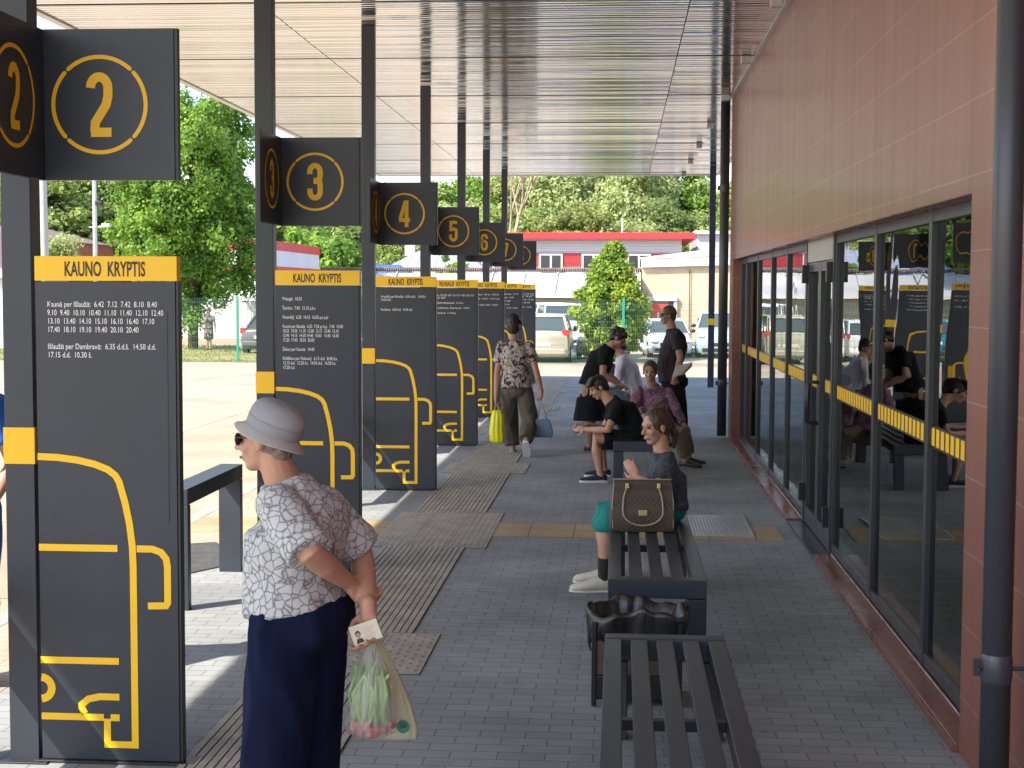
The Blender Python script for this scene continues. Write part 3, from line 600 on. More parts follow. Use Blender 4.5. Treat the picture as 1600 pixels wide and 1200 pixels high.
for i, (x, y, h, r, k) in enumerate(WT):
    p = px_of(x, y); pl = next(t for a, t in PLACE if p < a)
    lab = '%s %s woodland tree %s' % ('low' if y < 111 else 'tall', desc[k], pl)
    c = seen_pl.get(lab, 0); seen_pl[lab] = c+1
    if c: lab = 'farther ' + lab
    far_tree(lab, x, y, h, r, k, 20+i)
bt = empty('bare_tree', (-8.1, 104, GZ), label='bare pale branching tree in front of the woodland', cat='tree')
mb = MB(); random.seed(5)
def br_(p, d, l, r, n):
    q = p+d*l; mb.tube([p, (p+q)/2+V((random.uniform(-.1, .1), 0, 0)), q], [r, r*.8, r*.6], 6)
    if n:
        for k in range(3): br_(q, (d+V((random.uniform(-.5, .5), random.uniform(-.4, .4), random.uniform(.1, .5)))).normalized(), l*.72, r*.6, n-1)
br_(V((0, 0, 0)), V((.04, 0, 1)).normalized(), 4.6, .2, 4)
mb.build('trunk', M['bark_pale'], bt, smooth=True)

# ------------------------------------------------------------------ background yard
M['grass'] = mat('grass', (.17, .20, .055), .9, var=.3, vs=.8, c2=(.26, .23, .10), bump=.4, bs=25)
rg = np.random.default_rng(2); gb = MB(); gb.add([(-60, 50.15, -.563), (-9.5, 50.15, -.563), (-9.5, 65.8, -.563), (-60, 65.8, -.563)], [(0, 1, 2, 3)])
for k in range(9000):
    x = rg.uniform(-34, -9.6); y = rg.uniform(50.2, 65.5); h = rg.uniform(.03, .09); a = rg.uniform(0, 3.14); dx, dy = math.cos(a)*.02, math.sin(a)*.02
    gb.add([(x-dx, y-dy, -.563), (x+dx, y+dy, -.563), (x+rg.uniform(-.04, .04), y, -.563+h)], [(0, 1, 2)])
o = gb.build('grass', M['grass']); o['kind'] = 'structure'
M['green'] = mat('green_fence_paint', (.02, .22, .15), .4)
M['wire'] = mat('fence_wire', (.06, .15, .11), .5)
fn_ = empty('wire_fence', (0, 50, -.55), label='green welded wire fence with green posts across the end of the yard', cat='fence')
x0f, x1f, pitch = -28.0, 8.3, 3.32
fx = [.1+pitch*k for k in range(-9, 4)]
for x in fx: MB().box(x-.04, x+.04, -.03, .03, 0, 2.27).build('fence_post', M['green'], fn_)
for i in range(len(fx)-1):
    q = MB(); a, b = fx[i]+.045, fx[i+1]-.045; n = int((b-a)/.06)
    for k in range(n+1): x = a+(b-a)*k/n; q.box(x-.0028, x+.0028, -.003, .003, .04, 2.2)
    for z in [.06+.2*k for k in range(11)]: q.box(a, b, .0035, .0095, z-.004, z+.004)
    q.build('mesh_panel', M['wire'], fn_)
M['wall_white'] = mat('white_cladding', (.62, .63, .66), .6, var=.05, vs=.5)
M['wall_red'] = mat('red_cladding', (.62, .035, .045), .5, var=.06, vs=.5)
M['brickbeige'] = brick_mat('beige_brick', ((.50, .36, .24), (.56, .41, .28)), (.50, .42, .34), .25, .085, .008, .85, plane='xz', bump=.2, blot=.08)
M['roof_metal'] = mat('pale_roof_metal', (.52, .52, .54), .5, var=.12, vs=.4, metal=.2)
M['roof_blue'] = mat('blue_grey_roof', (.27, .31, .42), .5, var=.08)
M['roof_blue2'] = mat('deep_blue_roof', (.04, .10, .28), .5, var=.1)
M['dark_glass'] = mat('dark_window', (.03, .035, .045), .12)
M['boards'] = mat('weathered_boards', (.36, .33, .28), .85, var=.2, vs=2, stretch=(.3, 1, 3))
M['roofbrown'] = mat('brown_roof', (.18, .14, .13), .7, var=.2)
M['housered'] = mat('red_brown_wall', (.34, .13, .07), .8, var=.15)
M['gutter'] = mat('pale_blue_fascia', (.42, .55, .62), .5, var=.05)
M['door_red'] = mat('red_door_paint', (.55, .05, .035), .5, var=.08)
# red and white warehouse
b = empty('warehouse', (0, 0, 0), label='long white building with red roof edge and red band of wall behind the thuja', cat='building')
MB().box(-9.6, 3.45, 85, 98, -.57, 4.95).build('wall', M['wall_white'], b)
MB().box(-9.6, 3.46, 84.93, 84.995, 3.35, 4.12).build('red_band', M['wall_red'], b)
MB().box(-9.9, 4.17, 84.3, 98.5, 4.93, 5.27).build('roof_edge', M['wall_red'], b)
q = MB()
for k in range(5): q.box(-9.6, 3.4, 84.96, 84.996, 4.2+.15*k, 4.206+.15*k)
for k in range(12): q.box(-9.6, 3.4, 84.9, 84.928, 3.4+.07*k, 3.404+.07*k)
q.build('cladding_lines', M['concrete'], b)
for x in (-8.6, -4.65, -2.2, .4):
    fo = MB().box(x-.06, x+1.3, 84.84, 84.926, 3.02, 4.08).build('window', M['white_metal'], b)
    MB().box(x+.05, x+.56, 84.825, 84.838, 3.12, 3.98).box(x+.68, x+1.19, 84.825, 84.838, 3.12, 3.98).build('pane', M['dark_glass'], fo)
MB().tube([(.05, 86, 5.2), (.05, 86, 6.1)], .06, 8).build('vent_pipe', M['steel'], b)
# low shed with metal roof
b = empty('low_shed', (0, 0, 0), label='low long shed with pale metal roof behind the wire fence', cat='building')
MB().box(-13.2, .75, 63.4, 68, -.57, 1.80).build('wall', M['boards'], b)
q = MB(); q.add([(-13.6, 62.9, 1.77), (.85, 62.9, 1.77), (.85, 66.2, 2.72), (-13.6, 66.2, 2.72), (-13.6, 62.9, 1.69), (.85, 62.9, 1.69), (.85, 66.2, 2.64), (-13.6, 66.2, 2.64)], [(0, 1, 2, 3), (7, 6, 5, 4), (0, 4, 5, 1), (1, 5, 6, 2), (3, 7, 4, 0), (2, 6, 7, 3)])
x = -13
while x < .8: q.add([(x, 62.88, 1.775), (x+.05, 62.88, 1.775), (x+.05, 66.2, 2.76), (x, 66.2, 2.76), (x, 62.88, 1.82), (x+.05, 62.88, 1.82), (x+.05, 66.2, 2.80), (x, 66.2, 2.80)], [(0, 1, 2, 3), (7, 6, 5, 4), (0, 4, 5, 1), (1, 5, 6, 2), (3, 7, 4, 0), (2, 6, 7, 3)]); x += 1.45
q.build('roof', M['roof_metal'], b)
MB().box(-13.6, .85, 62.80, 62.875, 1.66, 1.80).build('gutter', M['white_metal'], b)
rings = []; q = MB()
for k in range(150):
    x = -13.6+k*.1; q.box(x, x+.055, 66.15, 70, 2.84, 2.93)
q.box(-13.6, 1.2, 66.2, 70, 2.93, 2.98); q.build('corrugated_edge', M['roofbrown'], b)
# brick building
b = empty('brick_building', (0, 0, 0), label='beige brick building with pale blue roof edge and a red door', cat='building')
MB().add([(.95, 66, -.57), (12, 66, -.57), (12, 78, -.57), (.95, 78, -.57), (.95, 66, 3.1), (12, 66, 3.55), (12, 78, 3.55), (.95, 78, 3.1)], [(0, 1, 5, 4), (1, 2, 6, 5), (2, 3, 7, 6), (3, 0, 4, 7), (4, 5, 6, 7), (0, 3, 2, 1)]).build('wall', M['brickbeige'], b)
MB().add([(.9, 65.8, 3.0), (12, 65.8, 3.32), (12, 66, 3.32), (.9, 66, 3.0), (.9, 65.8, 3.34), (12, 65.8, 3.72), (12, 66, 3.72), (.9, 66, 3.34)], [(0, 1, 5, 4), (1, 2, 6, 5), (2, 3, 7, 6), (3, 0, 4, 7), (4, 5, 6, 7), (0, 3, 2, 1)]).build('fascia', M['gutter'], b)
MB().add([(.9, 65.85, 3.42), (12, 65.85, 3.80), (12, 80, 5.1), (.9, 80, 3.75), (.9, 65.85, 3.36), (12, 65.85, 3.74), (12, 80, 5.0), (.9, 80, 3.65)], [(0, 1, 2, 3), (7, 6, 5, 4), (0, 4, 5, 1), (1, 5, 6, 2), (3, 7, 4, 0), (2, 6, 7, 3)]).build('roof', M['boards'], b)
d = MB().box(1.16, 2.12, 65.90, 65.99, -.56, 1.42).build('door', M['door_red'], b)
MB().box(1.62, 1.92, 65.88, 65.897, .62, 1.0).build('notice', M['wall_white'], d); 
MB().box(1.0, 1.15, 65.86, 65.99, -.56, 1.5).box(2.35, 2.5, 65.86, 65.99, -.56, 1.5).box(1.0, 2.5, 65.8, 65.99, 1.52, 1.72).build('door_surround', M['white_metal'], b)
MB().box(2.13, 2.34, 65.92, 65.99, -.56, 1.5).build('side_light', M['dark_glass'], b)
MB().tube([(3.05, 65.93, 2.9), (3.05, 65.93, -.5)], .02, 6).build('cable', M['black'], b)
# grey shed at far right
b = empty('grey_shed', (0, 0, 0), label='tall grey shed seen in the gap beside the slim right post', cat='building')
MB().box(4.6, 18, 90, 100, -.57, 5.4).build('wall', M['roof_metal'], b)
MB().box(4.4, 18.2, 89.7, 100.2, 5.4, 5.6).build('roof', M['white_metal'], b)
# striped building left
b = empty('striped_building', (0, 0, 0), label='red and white striped flat roofed building left of the round tree', cat='building')
MB().box(-22.3, -17.75, 75, 86, -.57, 4.42).build('wall', M['wall_white'], b)
for z0, z1 in ((3.98, 4.45), (2.75, 3.15)): MB().box(-22.33, -17.72, 74.97, 86.03, z0, z1).build('red_stripe', M['wall_red'], b)
# blue roofed houses
def hip_house(lab, x0, x1, y0, y1, ze, zr, mr, mw, group=None):
    b = empty('house', (0, 0, 0), label=lab, cat='house', group=group); MB().box(x0+.3, x1-.3, y0+.3, y1-.3, -.57, ze).build('wall', mw, b)
    ym = (y0+y1)/2; hx = min((y1-y0)/2, (x1-x0)*.35)
    q = MB(); q.add([(x0, y0, ze), (x1, y0, ze), (x1, y1, ze), (x0, y1, ze), (x0+hx, ym, zr), (x1-hx, ym, zr)], [(0, 1, 5, 4), (1, 2, 5), (2, 3, 4, 5), (3, 0, 4), (3, 2, 1, 0)])
    n = int((x1-x0)/.5)
    for k in range(1, n):
        x = x0+(x1-x0)*k/n; t = min(1, (x-x0)/hx, (x1-x)/hx); yy = y0+(ym-y0)*t; zz = ze+(zr-ze)*t
        q.add([(x-.02, y0, ze+.01), (x+.02, y0, ze+.01), (x+.02, yy, zz+.01), (x-.02, yy, zz+.01), (x, y0, ze+.03), (x, yy, zz+.03)], [(0, 1, 2, 3), (0, 4, 5, 3), (1, 2, 5, 4), (0, 1, 4), (3, 5, 2)])
    q.build('roof', mr, b); return b
b = hip_house('house with wide pale blue grey metal roof below number signs 4 and 5', -13.9, -6.6, 79, 89, 2.55, 4.3, M['roof_blue'], M['wall_white'])
MB().box(-12.3, -11.7, 83.5, 84.1, 3.9, 5.0).build('chimney', M['concrete'], b)
hip_house('small house with deep blue tiled roof just above the third board', -14.5, -9.6, 72, 78, 2.1, 3.25, M['roof_blue2'], M['wall_white'])
hip_house('brown roofed house with red brown wall between the pale pole and the lamp pole', -44, -32.9, 85, 95, 4.75, 5.9, M['roofbrown'], M['housered'])
b = hip_house('house with a steep faded red roof at the left edge', -37, -25.6, 60, 68, 2.4, 5.9, mat('faded_red_roof', (.45, .27, .25), .8, var=.1), M['wall_white'])
# white ribbed fence
b = empty('ribbed_fence', (0, 66.4, -.57), label='long white ribbed metal fence behind the lawn', cat='fence')
q = MB(); x = -46
while x < -13.8: q.box(x, x+.14, 0, .03, .28, 2.0).box(x+.14, x+.20, .012, .03, .28, 2.0); x += .2
q.build('panel', M['wall_white'], b); MB().box(-46, -13.8, -.05, .12, 0, .27).build('footing', mat('pinkish_concrete', (.45, .34, .28), .8), b)
# poles
b = empty('lamp_post', (-20.35, 56, GZ), label='thin grey steel lamp pole with two flood lamps beside the big tree', cat='lamp post')
MB().tube([(0, 0, 0), (0, 0, 9)], [.11, .075], 10).build('pole', M['steel'], b, smooth=True)
MB().tube([(-.22, 0, 4.9), (.35, 0, 4.9)], .03, 6).build('cross_arm', M['steel'], b)
MB().box(.28, .62, -.12, .12, 4.9, 5.05).build('lamp_head', M['white_metal'], b, bevel=.03); MB().box(.04, .32, -.1, .1, 5.75, 5.92).build('lamp_head', M['black'], b, bevel=.03)
b = empty('utility_pole', (-15.95, 40, -.4), label='pale round utility pole at the left edge beside the first post', cat='pole')
MB().tube([(0, 0, 0), (-.1, 0, 9)], [.13, .1], 12).build('pole', M['hdr'], b, smooth=True)
MB().tube([(-.12, -.12, 1), (-.18, -.11, 6), (-.16, -.1, 9)], .018, 6).build('cable', M['black'], b)

# ------------------------------------------------------------------ vehicles
M['tyre'] = mat('tyre', (.02, .02, .02), .8); M['lamp_red'] = mat('rear_lamp', (.55, .02, .03), .2); M['lamp_clear'] = mat('headlamp', (.75, .78, .8), .1)
M['car_glass'] = mat('car_glass', (.05, .065, .075), .05, spec=.8)
def car(label, x, y, rz, paint, L=4.1, W=1.74, H=1.45, z=GZ, kind='hatch', group='cars parked behind the wire fence'):
    c = empty('parked_car', (x, y, z), rz, label=label, cat='car', group=group); hl = L/2; hw = W/2
    def ring(yy, hwid, zb, zt, cr=.12):
        P = [(-hwid+.06, zb), (-hwid, zb+.14), (-hwid-.005, (zb+zt)/2), (-hwid+.03, zt-cr*.7), (-hwid+cr, zt), (0, zt+.025), (hwid-cr, zt), (hwid-.03, zt-cr*.7), (hwid+.005, (zb+zt)/2), (hwid, zb+.14), (hwid-.06, zb), (0, zb-.01)]
        return [(a, yy, b) for a, b in P]
    bl = H*.66
    st = [(-hl, hw*.80, .30, bl-.34), (-hl+.06, hw*.90, .22, bl-.26), (-hl+.3, hw*.97, .20, bl-.16), (-hl+.95, hw, .19, bl-.04), (-hl+1.1, hw, .19, bl), (0, hw, .19, bl+.01), (hl-.6, hw*.99, .19, bl+.04), (hl-.15, hw*.95, .22, bl+.03), (hl-.03, hw*.9, .28, bl-.02 if kind != 'sedan' else bl-.04), (hl, hw*.84, .34, bl-.12)]
    MB().loft([ring(*s) for s in st]).build('body', paint, c, smooth=True, bevel=.01)
    g0 = -hl+1.05; r0 = g0+.72*(1 if kind != 'van' else .6); r1 = hl-(.45 if kind != 'sedan' else 1.35); g1 = hl-(.08 if kind != 'sedan' else .75)
    def gr(yy, zz, wd, wt, zb=bl-.03): return [(-wd, yy, zb), (-wt, yy, zz), (0, yy, zz+.02), (wt, yy, zz), (wd, yy, zb)]
    MB().loft([gr(g0, bl+.01, hw-.07, hw-.09), gr(r0, H-.03, hw-.06, hw-.25), gr((r0+r1)/2, H-.005, hw-.05, hw-.23), gr(r1, H-.03, hw-.06, hw-.25), gr(g1, bl+.04, hw-.09, hw-.12)]).build('window', M['car_glass'], c, smooth=False)
    def rr(yy, zz, wt): return [(-wt, yy, zz-.03), (-wt+.06, yy, zz+.01), (0, yy, zz+.03), (wt-.06, yy, zz+.01), (wt, yy, zz-.03), (0, yy, zz-.035)]
    MB().loft([rr(r0-.06, H-.05, hw-.24), rr(r0+.1, H-.01, hw-.22), rr((r0+r1)/2, H+.01, hw-.21), rr(r1-.05, H-.01, hw-.22), rr(r1+.08, H-.06, hw-.24)]).build('roof', paint, c, smooth=True)
    for s in (-1, 1):
        q = MB(); q.tube([(s*(hw-.08), g0-.03, bl), (s*(hw-.245), r0, H-.02)], .035, 6); q.tube([(s*(hw-.10), g1+.01, bl+.03), (s*(hw-.25), r1+.03, H-.02)], .055, 6); q.tube([(s*(hw-.055), .15, bl), (s*(hw-.235), .15, H-.01)], .03, 6)
        q.build('pillar', paint, c, smooth=True)
    for s in (-1, 1):
        for yy in (-hl+.78, hl-.72):
            t = MB().tube([(s*(hw-.19), yy, .31), (s*(hw+.005), yy, .31)], .31, 20, caps=False); t.f.append(tuple(range(20))[::-1]); t.f.append(tuple(range(20, 40))); t.m += [0, 0]
            wo = t.build('wheel', M['tyre'], c, bevel=.02); MB().tube([(s*(hw-.1), yy, .31), (s*(hw+.012), yy, .31)], .2, 16, caps=True).build('rim', M['steel'], wo)
        MB().ell((s*(hw-.24), -hl+.10, bl-.30), V((0, 1, 0)), V((1, 0, 0)), V((0, 0, 1)), .16, .20, .09).build('headlight', M['lamp_clear'], c, smooth=True)
        MB().box(s*(hw-.17)-.13, s*(hw-.17)+.13, hl-.10, hl-.005, bl-.16, bl+.06 if kind != 'van' else bl+.3).build('taillight', M['lamp_red'], c, bevel=.03)
        MB().ell((s*(hw+.09), g0+.28, bl+.06), V((0, 1, 0)), V((1, 0, 0)), V((0, 0, 1)), .06, .11, .075).build('mirror', M['black'], c, smooth=True)
    MB().box(-hw*.72, hw*.72, -hl-.03, -hl+.08, .26, .40).build('bumper', M['black'], c, bevel=.03); MB().box(-hw*.86, hw*.86, hl-.06, hl+.05, .30, .50).build('bumper', paint, c, bevel=.04)
    MB().box(-.42, .42, -hl-.012, -hl+.05, .46, .60).build('grille', M['black'], c, bevel=.01); MB().box(-.26, .26, hl+.001, hl+.012, .60, .71).build('licence_plate', M['wall_white'], c)
    return c
def paint(n, c, met=.35): return mat(n, c, .28, metal=met, var=.02, spec=.6)
P1 = paint('champagne_paint', (.50, .47, .38)); P2 = paint('silver_paint', (.50, .55, .62)); P3 = paint('pale_blue_paint', (.42, .52, .62)); P4 = paint('dark_grey_paint', (.12, .12, .14)); P5 = paint('beige_paint', (.55, .52, .42)); P6 = paint('teal_paint', (.03, .22, .30)); P7 = paint('white_paint', (.72, .74, .76), 0)
car('champagne estate car seen from behind, left of the thuja', -2.66, 53.4, math.pi, P1, 4.5, 1.86, 1.68)
car('beige car facing the camera in the shadow of the thuja', -.75, 56.5, .0, P5, 4.3, 1.76, 1.5)
car('white van roof showing behind the champagne estate car', -2.6, 60.2, .3, P7, 4.8, 1.9, 2.0, kind='van')
car('silver hatchback facing the camera between the thuja and the standing man', 1.80, 57.2, 0.05, P2, 3.9, 1.68, 1.44)
car('pale blue van facing the camera beside the slim right post', 3.86, 57.6, -.06, P3, 4.5, 1.86, 1.75, kind='van')
car('dark grey saloon with red rear lamp behind the second post', -13.95, 59, math.pi-.05, P4, 4.4, 1.76, 1.46, kind='sedan')
car('pale saloon mostly hidden behind the row of timetable boards', -5.6, 55.3, math.pi, P7, 4.3, 1.76, 1.48)
car('teal car mostly hidden behind the fourth board', -8.8, 55.5, 0, P6, 4.2, 1.76, 1.5)

# ------------------------------------------------------------------ people
def skin(n, c): return mat(n, c, .5, var=.06, vs=18, bump=.03, bs=200)
M['skin'] = skin('skin', (.46, .25, .17)); M['skin_tan'] = skin('skin_tanned', (.36, .19, .125)); M['lip'] = mat('lip', (.36, .13, .10), .45); M['eye'] = mat('eye', (.05, .035, .03), .2); M['brow'] = mat('brow_hair', (.07, .04, .025), .7)
UP = V((0, 0, 1))
def head_shells(mb, c, F, U, k=1.0, female=True):
    S = U.cross(F).normalized()
    def e(f, s, u, rf, rs, ru, n=14): mb.ell(c+F*f*k+S*s*k+U*u*k, F, S, U, rf*k, rs*k, ru*k, n)
    e(-.012, 0, .026, .094, .074, .088, 18); e(.022, 0, -.022, .064, .058, .080, 16); e(.048, 0, -.086, .030, .032, .024); e(.02, 0, -.066, .052, .050, .036)
    e(.072, 0, .030, .018, .050, .012); e(.078, 0, -.054, .014, .024, .008); e(.079, 0, -.064, .012, .020, .007)
    for s in (-1, 1): e(.055, s*.034, -.022, .026, .024, .026); e(-.006, s*.077, -.004, .019, .008, .030); e(-.002, s*.080, -.022, .011, .007, .014); e(.089, s*.011, -.027, .010, .008, .007)
    mb.tube([c+F*.078*k+U*.022*k, c+F*.094*k-U*.004*k, c+F*.106*k-U*.022*k], [.008*k, .010*k, .012*k], 8)
def face_parts(p, c, F, U, k, base, shades=False, brow=None):
    S = U.cross(F).normalized(); c = c-V(base)
    def P(f, s, u): return c+F*f*k+S*s*k+U*u*k
    if not shades:
        for s in (-1, 1):
            q = MB(); q.ell(P(.077, s*.030, .010), F, S, U, .0085*k, .014*k, .007*k); q.build('eye', M['eye'], p, smooth=True)
            MB().tube([P(.080, s*.014, .028), P(.083, s*.030, .033), P(.070, s*.047, .028)], [.0035*k, .004*k, .002*k], 6).build('eyebrow', brow or M['brow'], p, smooth=True)
    else:
        q = MB()
        for s in (-1, 1): q.ell(P(.088, s*.034, .010), F, S, U, .008*k, .029*k, .024*k, 12); q.tube([P(.088, s*.058, .018), P(.04, s*.080, .018), P(-.01, s*.084, .014)], .003*k, 6)
        q.tube([P(.093, -.012, .018), P(.093, .012, .018)], .003*k, 6); q.build('sunglasses', M['black'], p, smooth=True)
    MB().tube([P(.088, -.020, -.0585), P(.094, 0, -.058), P(.088, .020, -.0585)], [.003*k, .0058*k, .003*k], 8).build('lips', M['lip'], p, smooth=True)
def hand_shells(mb, wr, d, pn, ts, curl=40, k=1.0, spread=.0):
    d = d.normalized(); pn = (pn-d*pn.dot(d)).normalized(); sd = d.cross(pn).normalized()*ts   # sd points to thumb side
    mb.ell(wr+d*.045*k, d, sd, pn, .055*k, .038*k, .016*k); mb.tube([wr-d*.02*k, wr+d*.02*k], [.026*k, .026*k], 10)
    for i, (o, L) in enumerate(((.030, .074), (.010, .082), (-.010, .077), (-.029, .060))):
        p = wr+d*(.082-abs(i-1.2)*.004)*k+sd*o*k; a = 0; dd = d; pts = [p-d*.015*k, p]
        for j, f in enumerate((.45, .3, .25)):
            a += R(curl*(1+.12*i))*(.8 if j == 0 else .75); dd = d*math.cos(a)+pn*math.sin(a)+sd*spread*(1.5-i)*.3; p = p+dd.normalized()*L*f*k; pts.append(p)
        mb.tube(pts, [.0095*k, .0093*k, .0085*k, .0080*k, .0068*k], 8)
    b = wr+d*.022*k+sd*.028*k; q = b+(d*.55+sd*.7+pn*.25).normalized()*.038*k; r2 = q+(d*.85+sd*.15+pn*.45).normalized()*.034*k
    mb.tube([b-sd*.01*k, b, q, r2], [.013*k, .013*k, .0105*k, .008*k], 8)
def spine_rings(J, infl, hs, fat, top=True, bottom=True, belly=0., shd=None):
    shd = J.get('shd', V((0, 0, 0)))[0]
    shm = (J['shL']+J['shR'])/2; sa = (J['shL']-J['shR']).normalized(); ha = (J['hipL']-J['hipR']).normalized(); pel = J['pel']; ch = J['chest']; wa = J['waist']; nk = J['neck']
    hw = (J['shL']-J['shR']).length/2
    def rg(c, side, ax, rs, rf, off=0, n=20):
        side = (side-ax*side.dot(ax)).normalized(); fr = side.cross(ax).normalized()
        c = c+fr*off; return [c+side*(math.copysign(abs(math.cos(a))**.85, math.cos(a))*(rs+infl))+fr*(math.copysign(abs(math.sin(a))**.85, math.sin(a))*(rf+infl)) for a in [2*math.pi*i/n for i in range(n)]]
    ax1 = (wa-pel).normalized(); ax2 = (ch-wa).normalized(); ax3 = (nk-ch).normalized(); rr = []
    if bottom: rr.append(rg(pel-ax1*.11, ha, ax1, .09*hs, .07*fat)); rr.append(rg(pel-ax1*.05, ha, ax1, .155*hs, .115*fat))
    rr.append(rg(pel+ax1*.03, ha, ax1, .165*hs, .118*fat, belly*.5)); rr.append(rg(wa, (ha+sa)/2, (ax1+ax2).normalized(), .135*hs, .108*fat, belly))
    rr.append(rg((wa+ch)/2, (ha+sa*2)/3, ax2, .142*hs, .112*fat, belly*.7)); rr.append(rg(ch, sa, (ax2+ax3).normalized(), .155*hs, .118*fat, belly*.2))
    if top: rr.append(rg(shm-ax3*.035, sa, ax3, hw-.012, (.085+shd)*fat, shd*.7)); rr.append(rg(shm+ax3*.02, sa, ax3, hw*.66, .065*fat)); rr.append(rg(nk+ax3*.0, sa, ax3, .062, .058))
    return rr
def person(label, base, J, hf, hu=UP, k=1.0, female=True, fat=1.0, hs=1.0, arm=1.0, skinm='skin', hands=(), cloth=(), voxel=.008, shades=False, face=True, belly=0., group=None, headk=1.0, brow=None):
    base = V(base); p = empty('person', base, label=label, cat='person', group=group); J = {a: V(b) for a, b in J.items()}
    hf = V(hf).normalized(); hu = V(hu); hu = (hu-hf*hu.dot(hf)).normalized()
    mb = MB(); mb.loft(spine_rings(J, -.006, hs, fat, belly=belly)); head_shells(mb, J['head'], hf, hu, headk, female)
    mb.tube([J['neck']-UP*.03, J['head']-hf*.022-hu*.045], [.058 if female else .064, .050 if female else .057], 14)
    for s in 'LR':
        a, b, c = J['sh'+s], J['el'+s], J['wr'+s]; mb.tube([a, (a*.55+b*.45), b, (b*.65+c*.35), c], [.052*arm, .046*arm, .039*arm, .038*arm, .026*arm], 12)
        h, n_, an = J['hip'+s], J['kn'+s], J['an'+s]; mb.tube([h, (h*.6+n_*.4), n_, (n_*.68+an*.32), (n_*.25+an*.75), an], [.088*hs, .078*hs, .056, .058, .040, .036], 14)
        t = J['toe'+s].normalized(); mb.tube([an, an-UP*.035-t*.01], [.036, .038], 10); mb.tube([an-UP*.045-t*.03, an-UP*.05+t*.08, an-UP*.06+t*.15], [.035, .034, .022], 10)
    for (s, d, pn, ts, curl) in hands: hand_shells(mb, J['wr'+s], V(d), V(pn), ts, curl)
    blob(mb, 'body', M[skinm], p, voxel, 2, base=base)
    if face: face_parts(p, J['head'], hf, hu, headk, base, shades, brow)
    S = hu.cross(hf).normalized(); H = J['head']
    for cl in cloth:
        kind = cl[0]; m = cl[1]; mb = MB(); o = dict(cl[2]) if len(cl) > 2 else {}
        if kind == 'tee':
            inf = o.get('inf', .014); rr = spine_rings(J, inf, hs, fat, bottom=False, belly=belly); dn = (J['pel']-J['waist']).normalized(); low = o.get('low', .0)
            if low: r0 = rr[0]; cc = sum(r0, V((0, 0, 0)))/len(r0); rr = [[cc+(q-cc)*o.get('flare', 1.05)+dn*low for q in r0]]+rr
            if o.get('nocollar'): rr = rr[:-1]
            mb.loft(rr); fr = o.get('sleeve', .55)
            for s in 'LR':
                a, b, c = J['sh'+s], J['el'+s], J['wr'+s]; r = .052*arm+o.get('ainf', .009)
                if fr <= 1: mb.tube([a, a.lerp(b, fr*.5), a.lerp(b, fr)], [r+.004, r+.006, r+.004*o.get('loose', 1)], 14, caps='start')
                else: mb.tube([a, a.lerp(b, .5), b, b.lerp(c, (fr-1)*.5), b.lerp(c, fr-1)], [r+.002, r, r-.008, r-.014, r-.02], 14, caps='start')
            blob(mb, o.get('name', 'shirt'), M[m], p, max(voxel, .009), 3, fold=o.get('fold', (.010, 9, (1, 1, .5))), base=base)
        elif kind == 'trousers':
            inf = o.get('inf', .016); mb.loft(spine_rings(J, inf-.004, hs, fat, top=False)[:3]+[spine_rings(J, inf-.004, hs, fat)[3]] if o.get('high', 1) else spine_rings(J, inf-.004, hs, fat, top=False)[:3])
            fr = o.get('leg', 1.93); wd = o.get('wide', 1.0)
            for s in 'LR':
                h, n_, an = J['hip'+s], J['kn'+s], J['an'+s]; r = .088*hs+inf
                if fr <= 1: mb.tube([h, h.lerp(n_, fr*.5), h.lerp(n_, fr)], [r, r-.006, (r-.008)*wd], 16, caps='start')
                else: mb.tube([h, h.lerp(n_, .5), n_, n_.lerp(an, (fr-1)*.5), n_.lerp(an, fr-1)], [r, (r-.006)*(1+wd)/2, (.056*hs+inf+.012)*wd, (.052*hs+inf+.012)*wd, (.046*hs+inf+.014)*wd], 16, caps='start')
            blob(mb, o.get('name', 'trousers'), M[m], p, max(voxel, .010), 3, fold=o.get('fold', (.009, 7, (1, 1, .45))), base=base)
        elif kind == 'skirt':
            rr = spine_rings(J, .016, hs, fat); top = [rr[3], rr[2], rr[1]]; mid = (J['knL']+J['knR'])/2; hm = (J['hipL']+J['hipR'])/2
            sa = (J['hipL']-J['hipR']).normalized(); L = []
            for t, w_ in o.get('prof', ((.35, 1.05), (.7, 1.15), (1.0, 1.22))):
                c = hm.lerp(mid, t); ax = (mid-hm).normalized(); f2 = sa.cross(ax).normalized(); sp = (J['knL']-J['knR']).length/2*t
                L.append([c+sa*(math.cos(a)*(.165*hs*w_+sp*.3))+f2*(math.sin(a)*(.125*fat*w_+.0)) for a in [2*math.pi*i/20 for i in range(20)]])
            mb.loft([top[0], top[1]]+L); blob(mb, 'skirt', M[m], p, max(voxel, .010), 3, fold=(.012, 8, (1, 1, .25)), base=base)
        elif kind == 'hair':
            st = o.get('style', 'short')
            mb.ell(H-hf*.022*headk+hu*.034*headk, hf, S, hu, .096*headk, .083*headk, .094*headk, 18); mb.ell(H-hf*.055*headk-hu*.01*headk, hf, S, hu, .055*headk, .072*headk, .075*headk)
            if st in ('messy', 'bob'):
                rs = random.Random(4)
                for q in range(26): 
                    d = V((rs.gauss(0, 1), rs.gauss(0, 1), rs.gauss(0, 1))).normalized()
                    if d.dot(hf) > .55 and d.dot(hu) < .35: continue
                    if d.dot(hu) < -.3: continue
                    mb.ell(H-hf*.02+hu*.038+d*.078, hf, S, hu, .034, .034, .034, 8)
            if st == 'fringe':
                for q in range(7): mb.tube([H+hu*.11+S*(q-3)*.018+hf*.02, H+hf*.085+hu*.07+S*(q-3)*.021, H+hf*.090+hu*.055+S*(q-3)*.018], [.025, .018, .010], 6)
            if st == 'bob': mb.ell(H-hf*.06-hu*.04, hf, S, hu, .05, .082, .075)
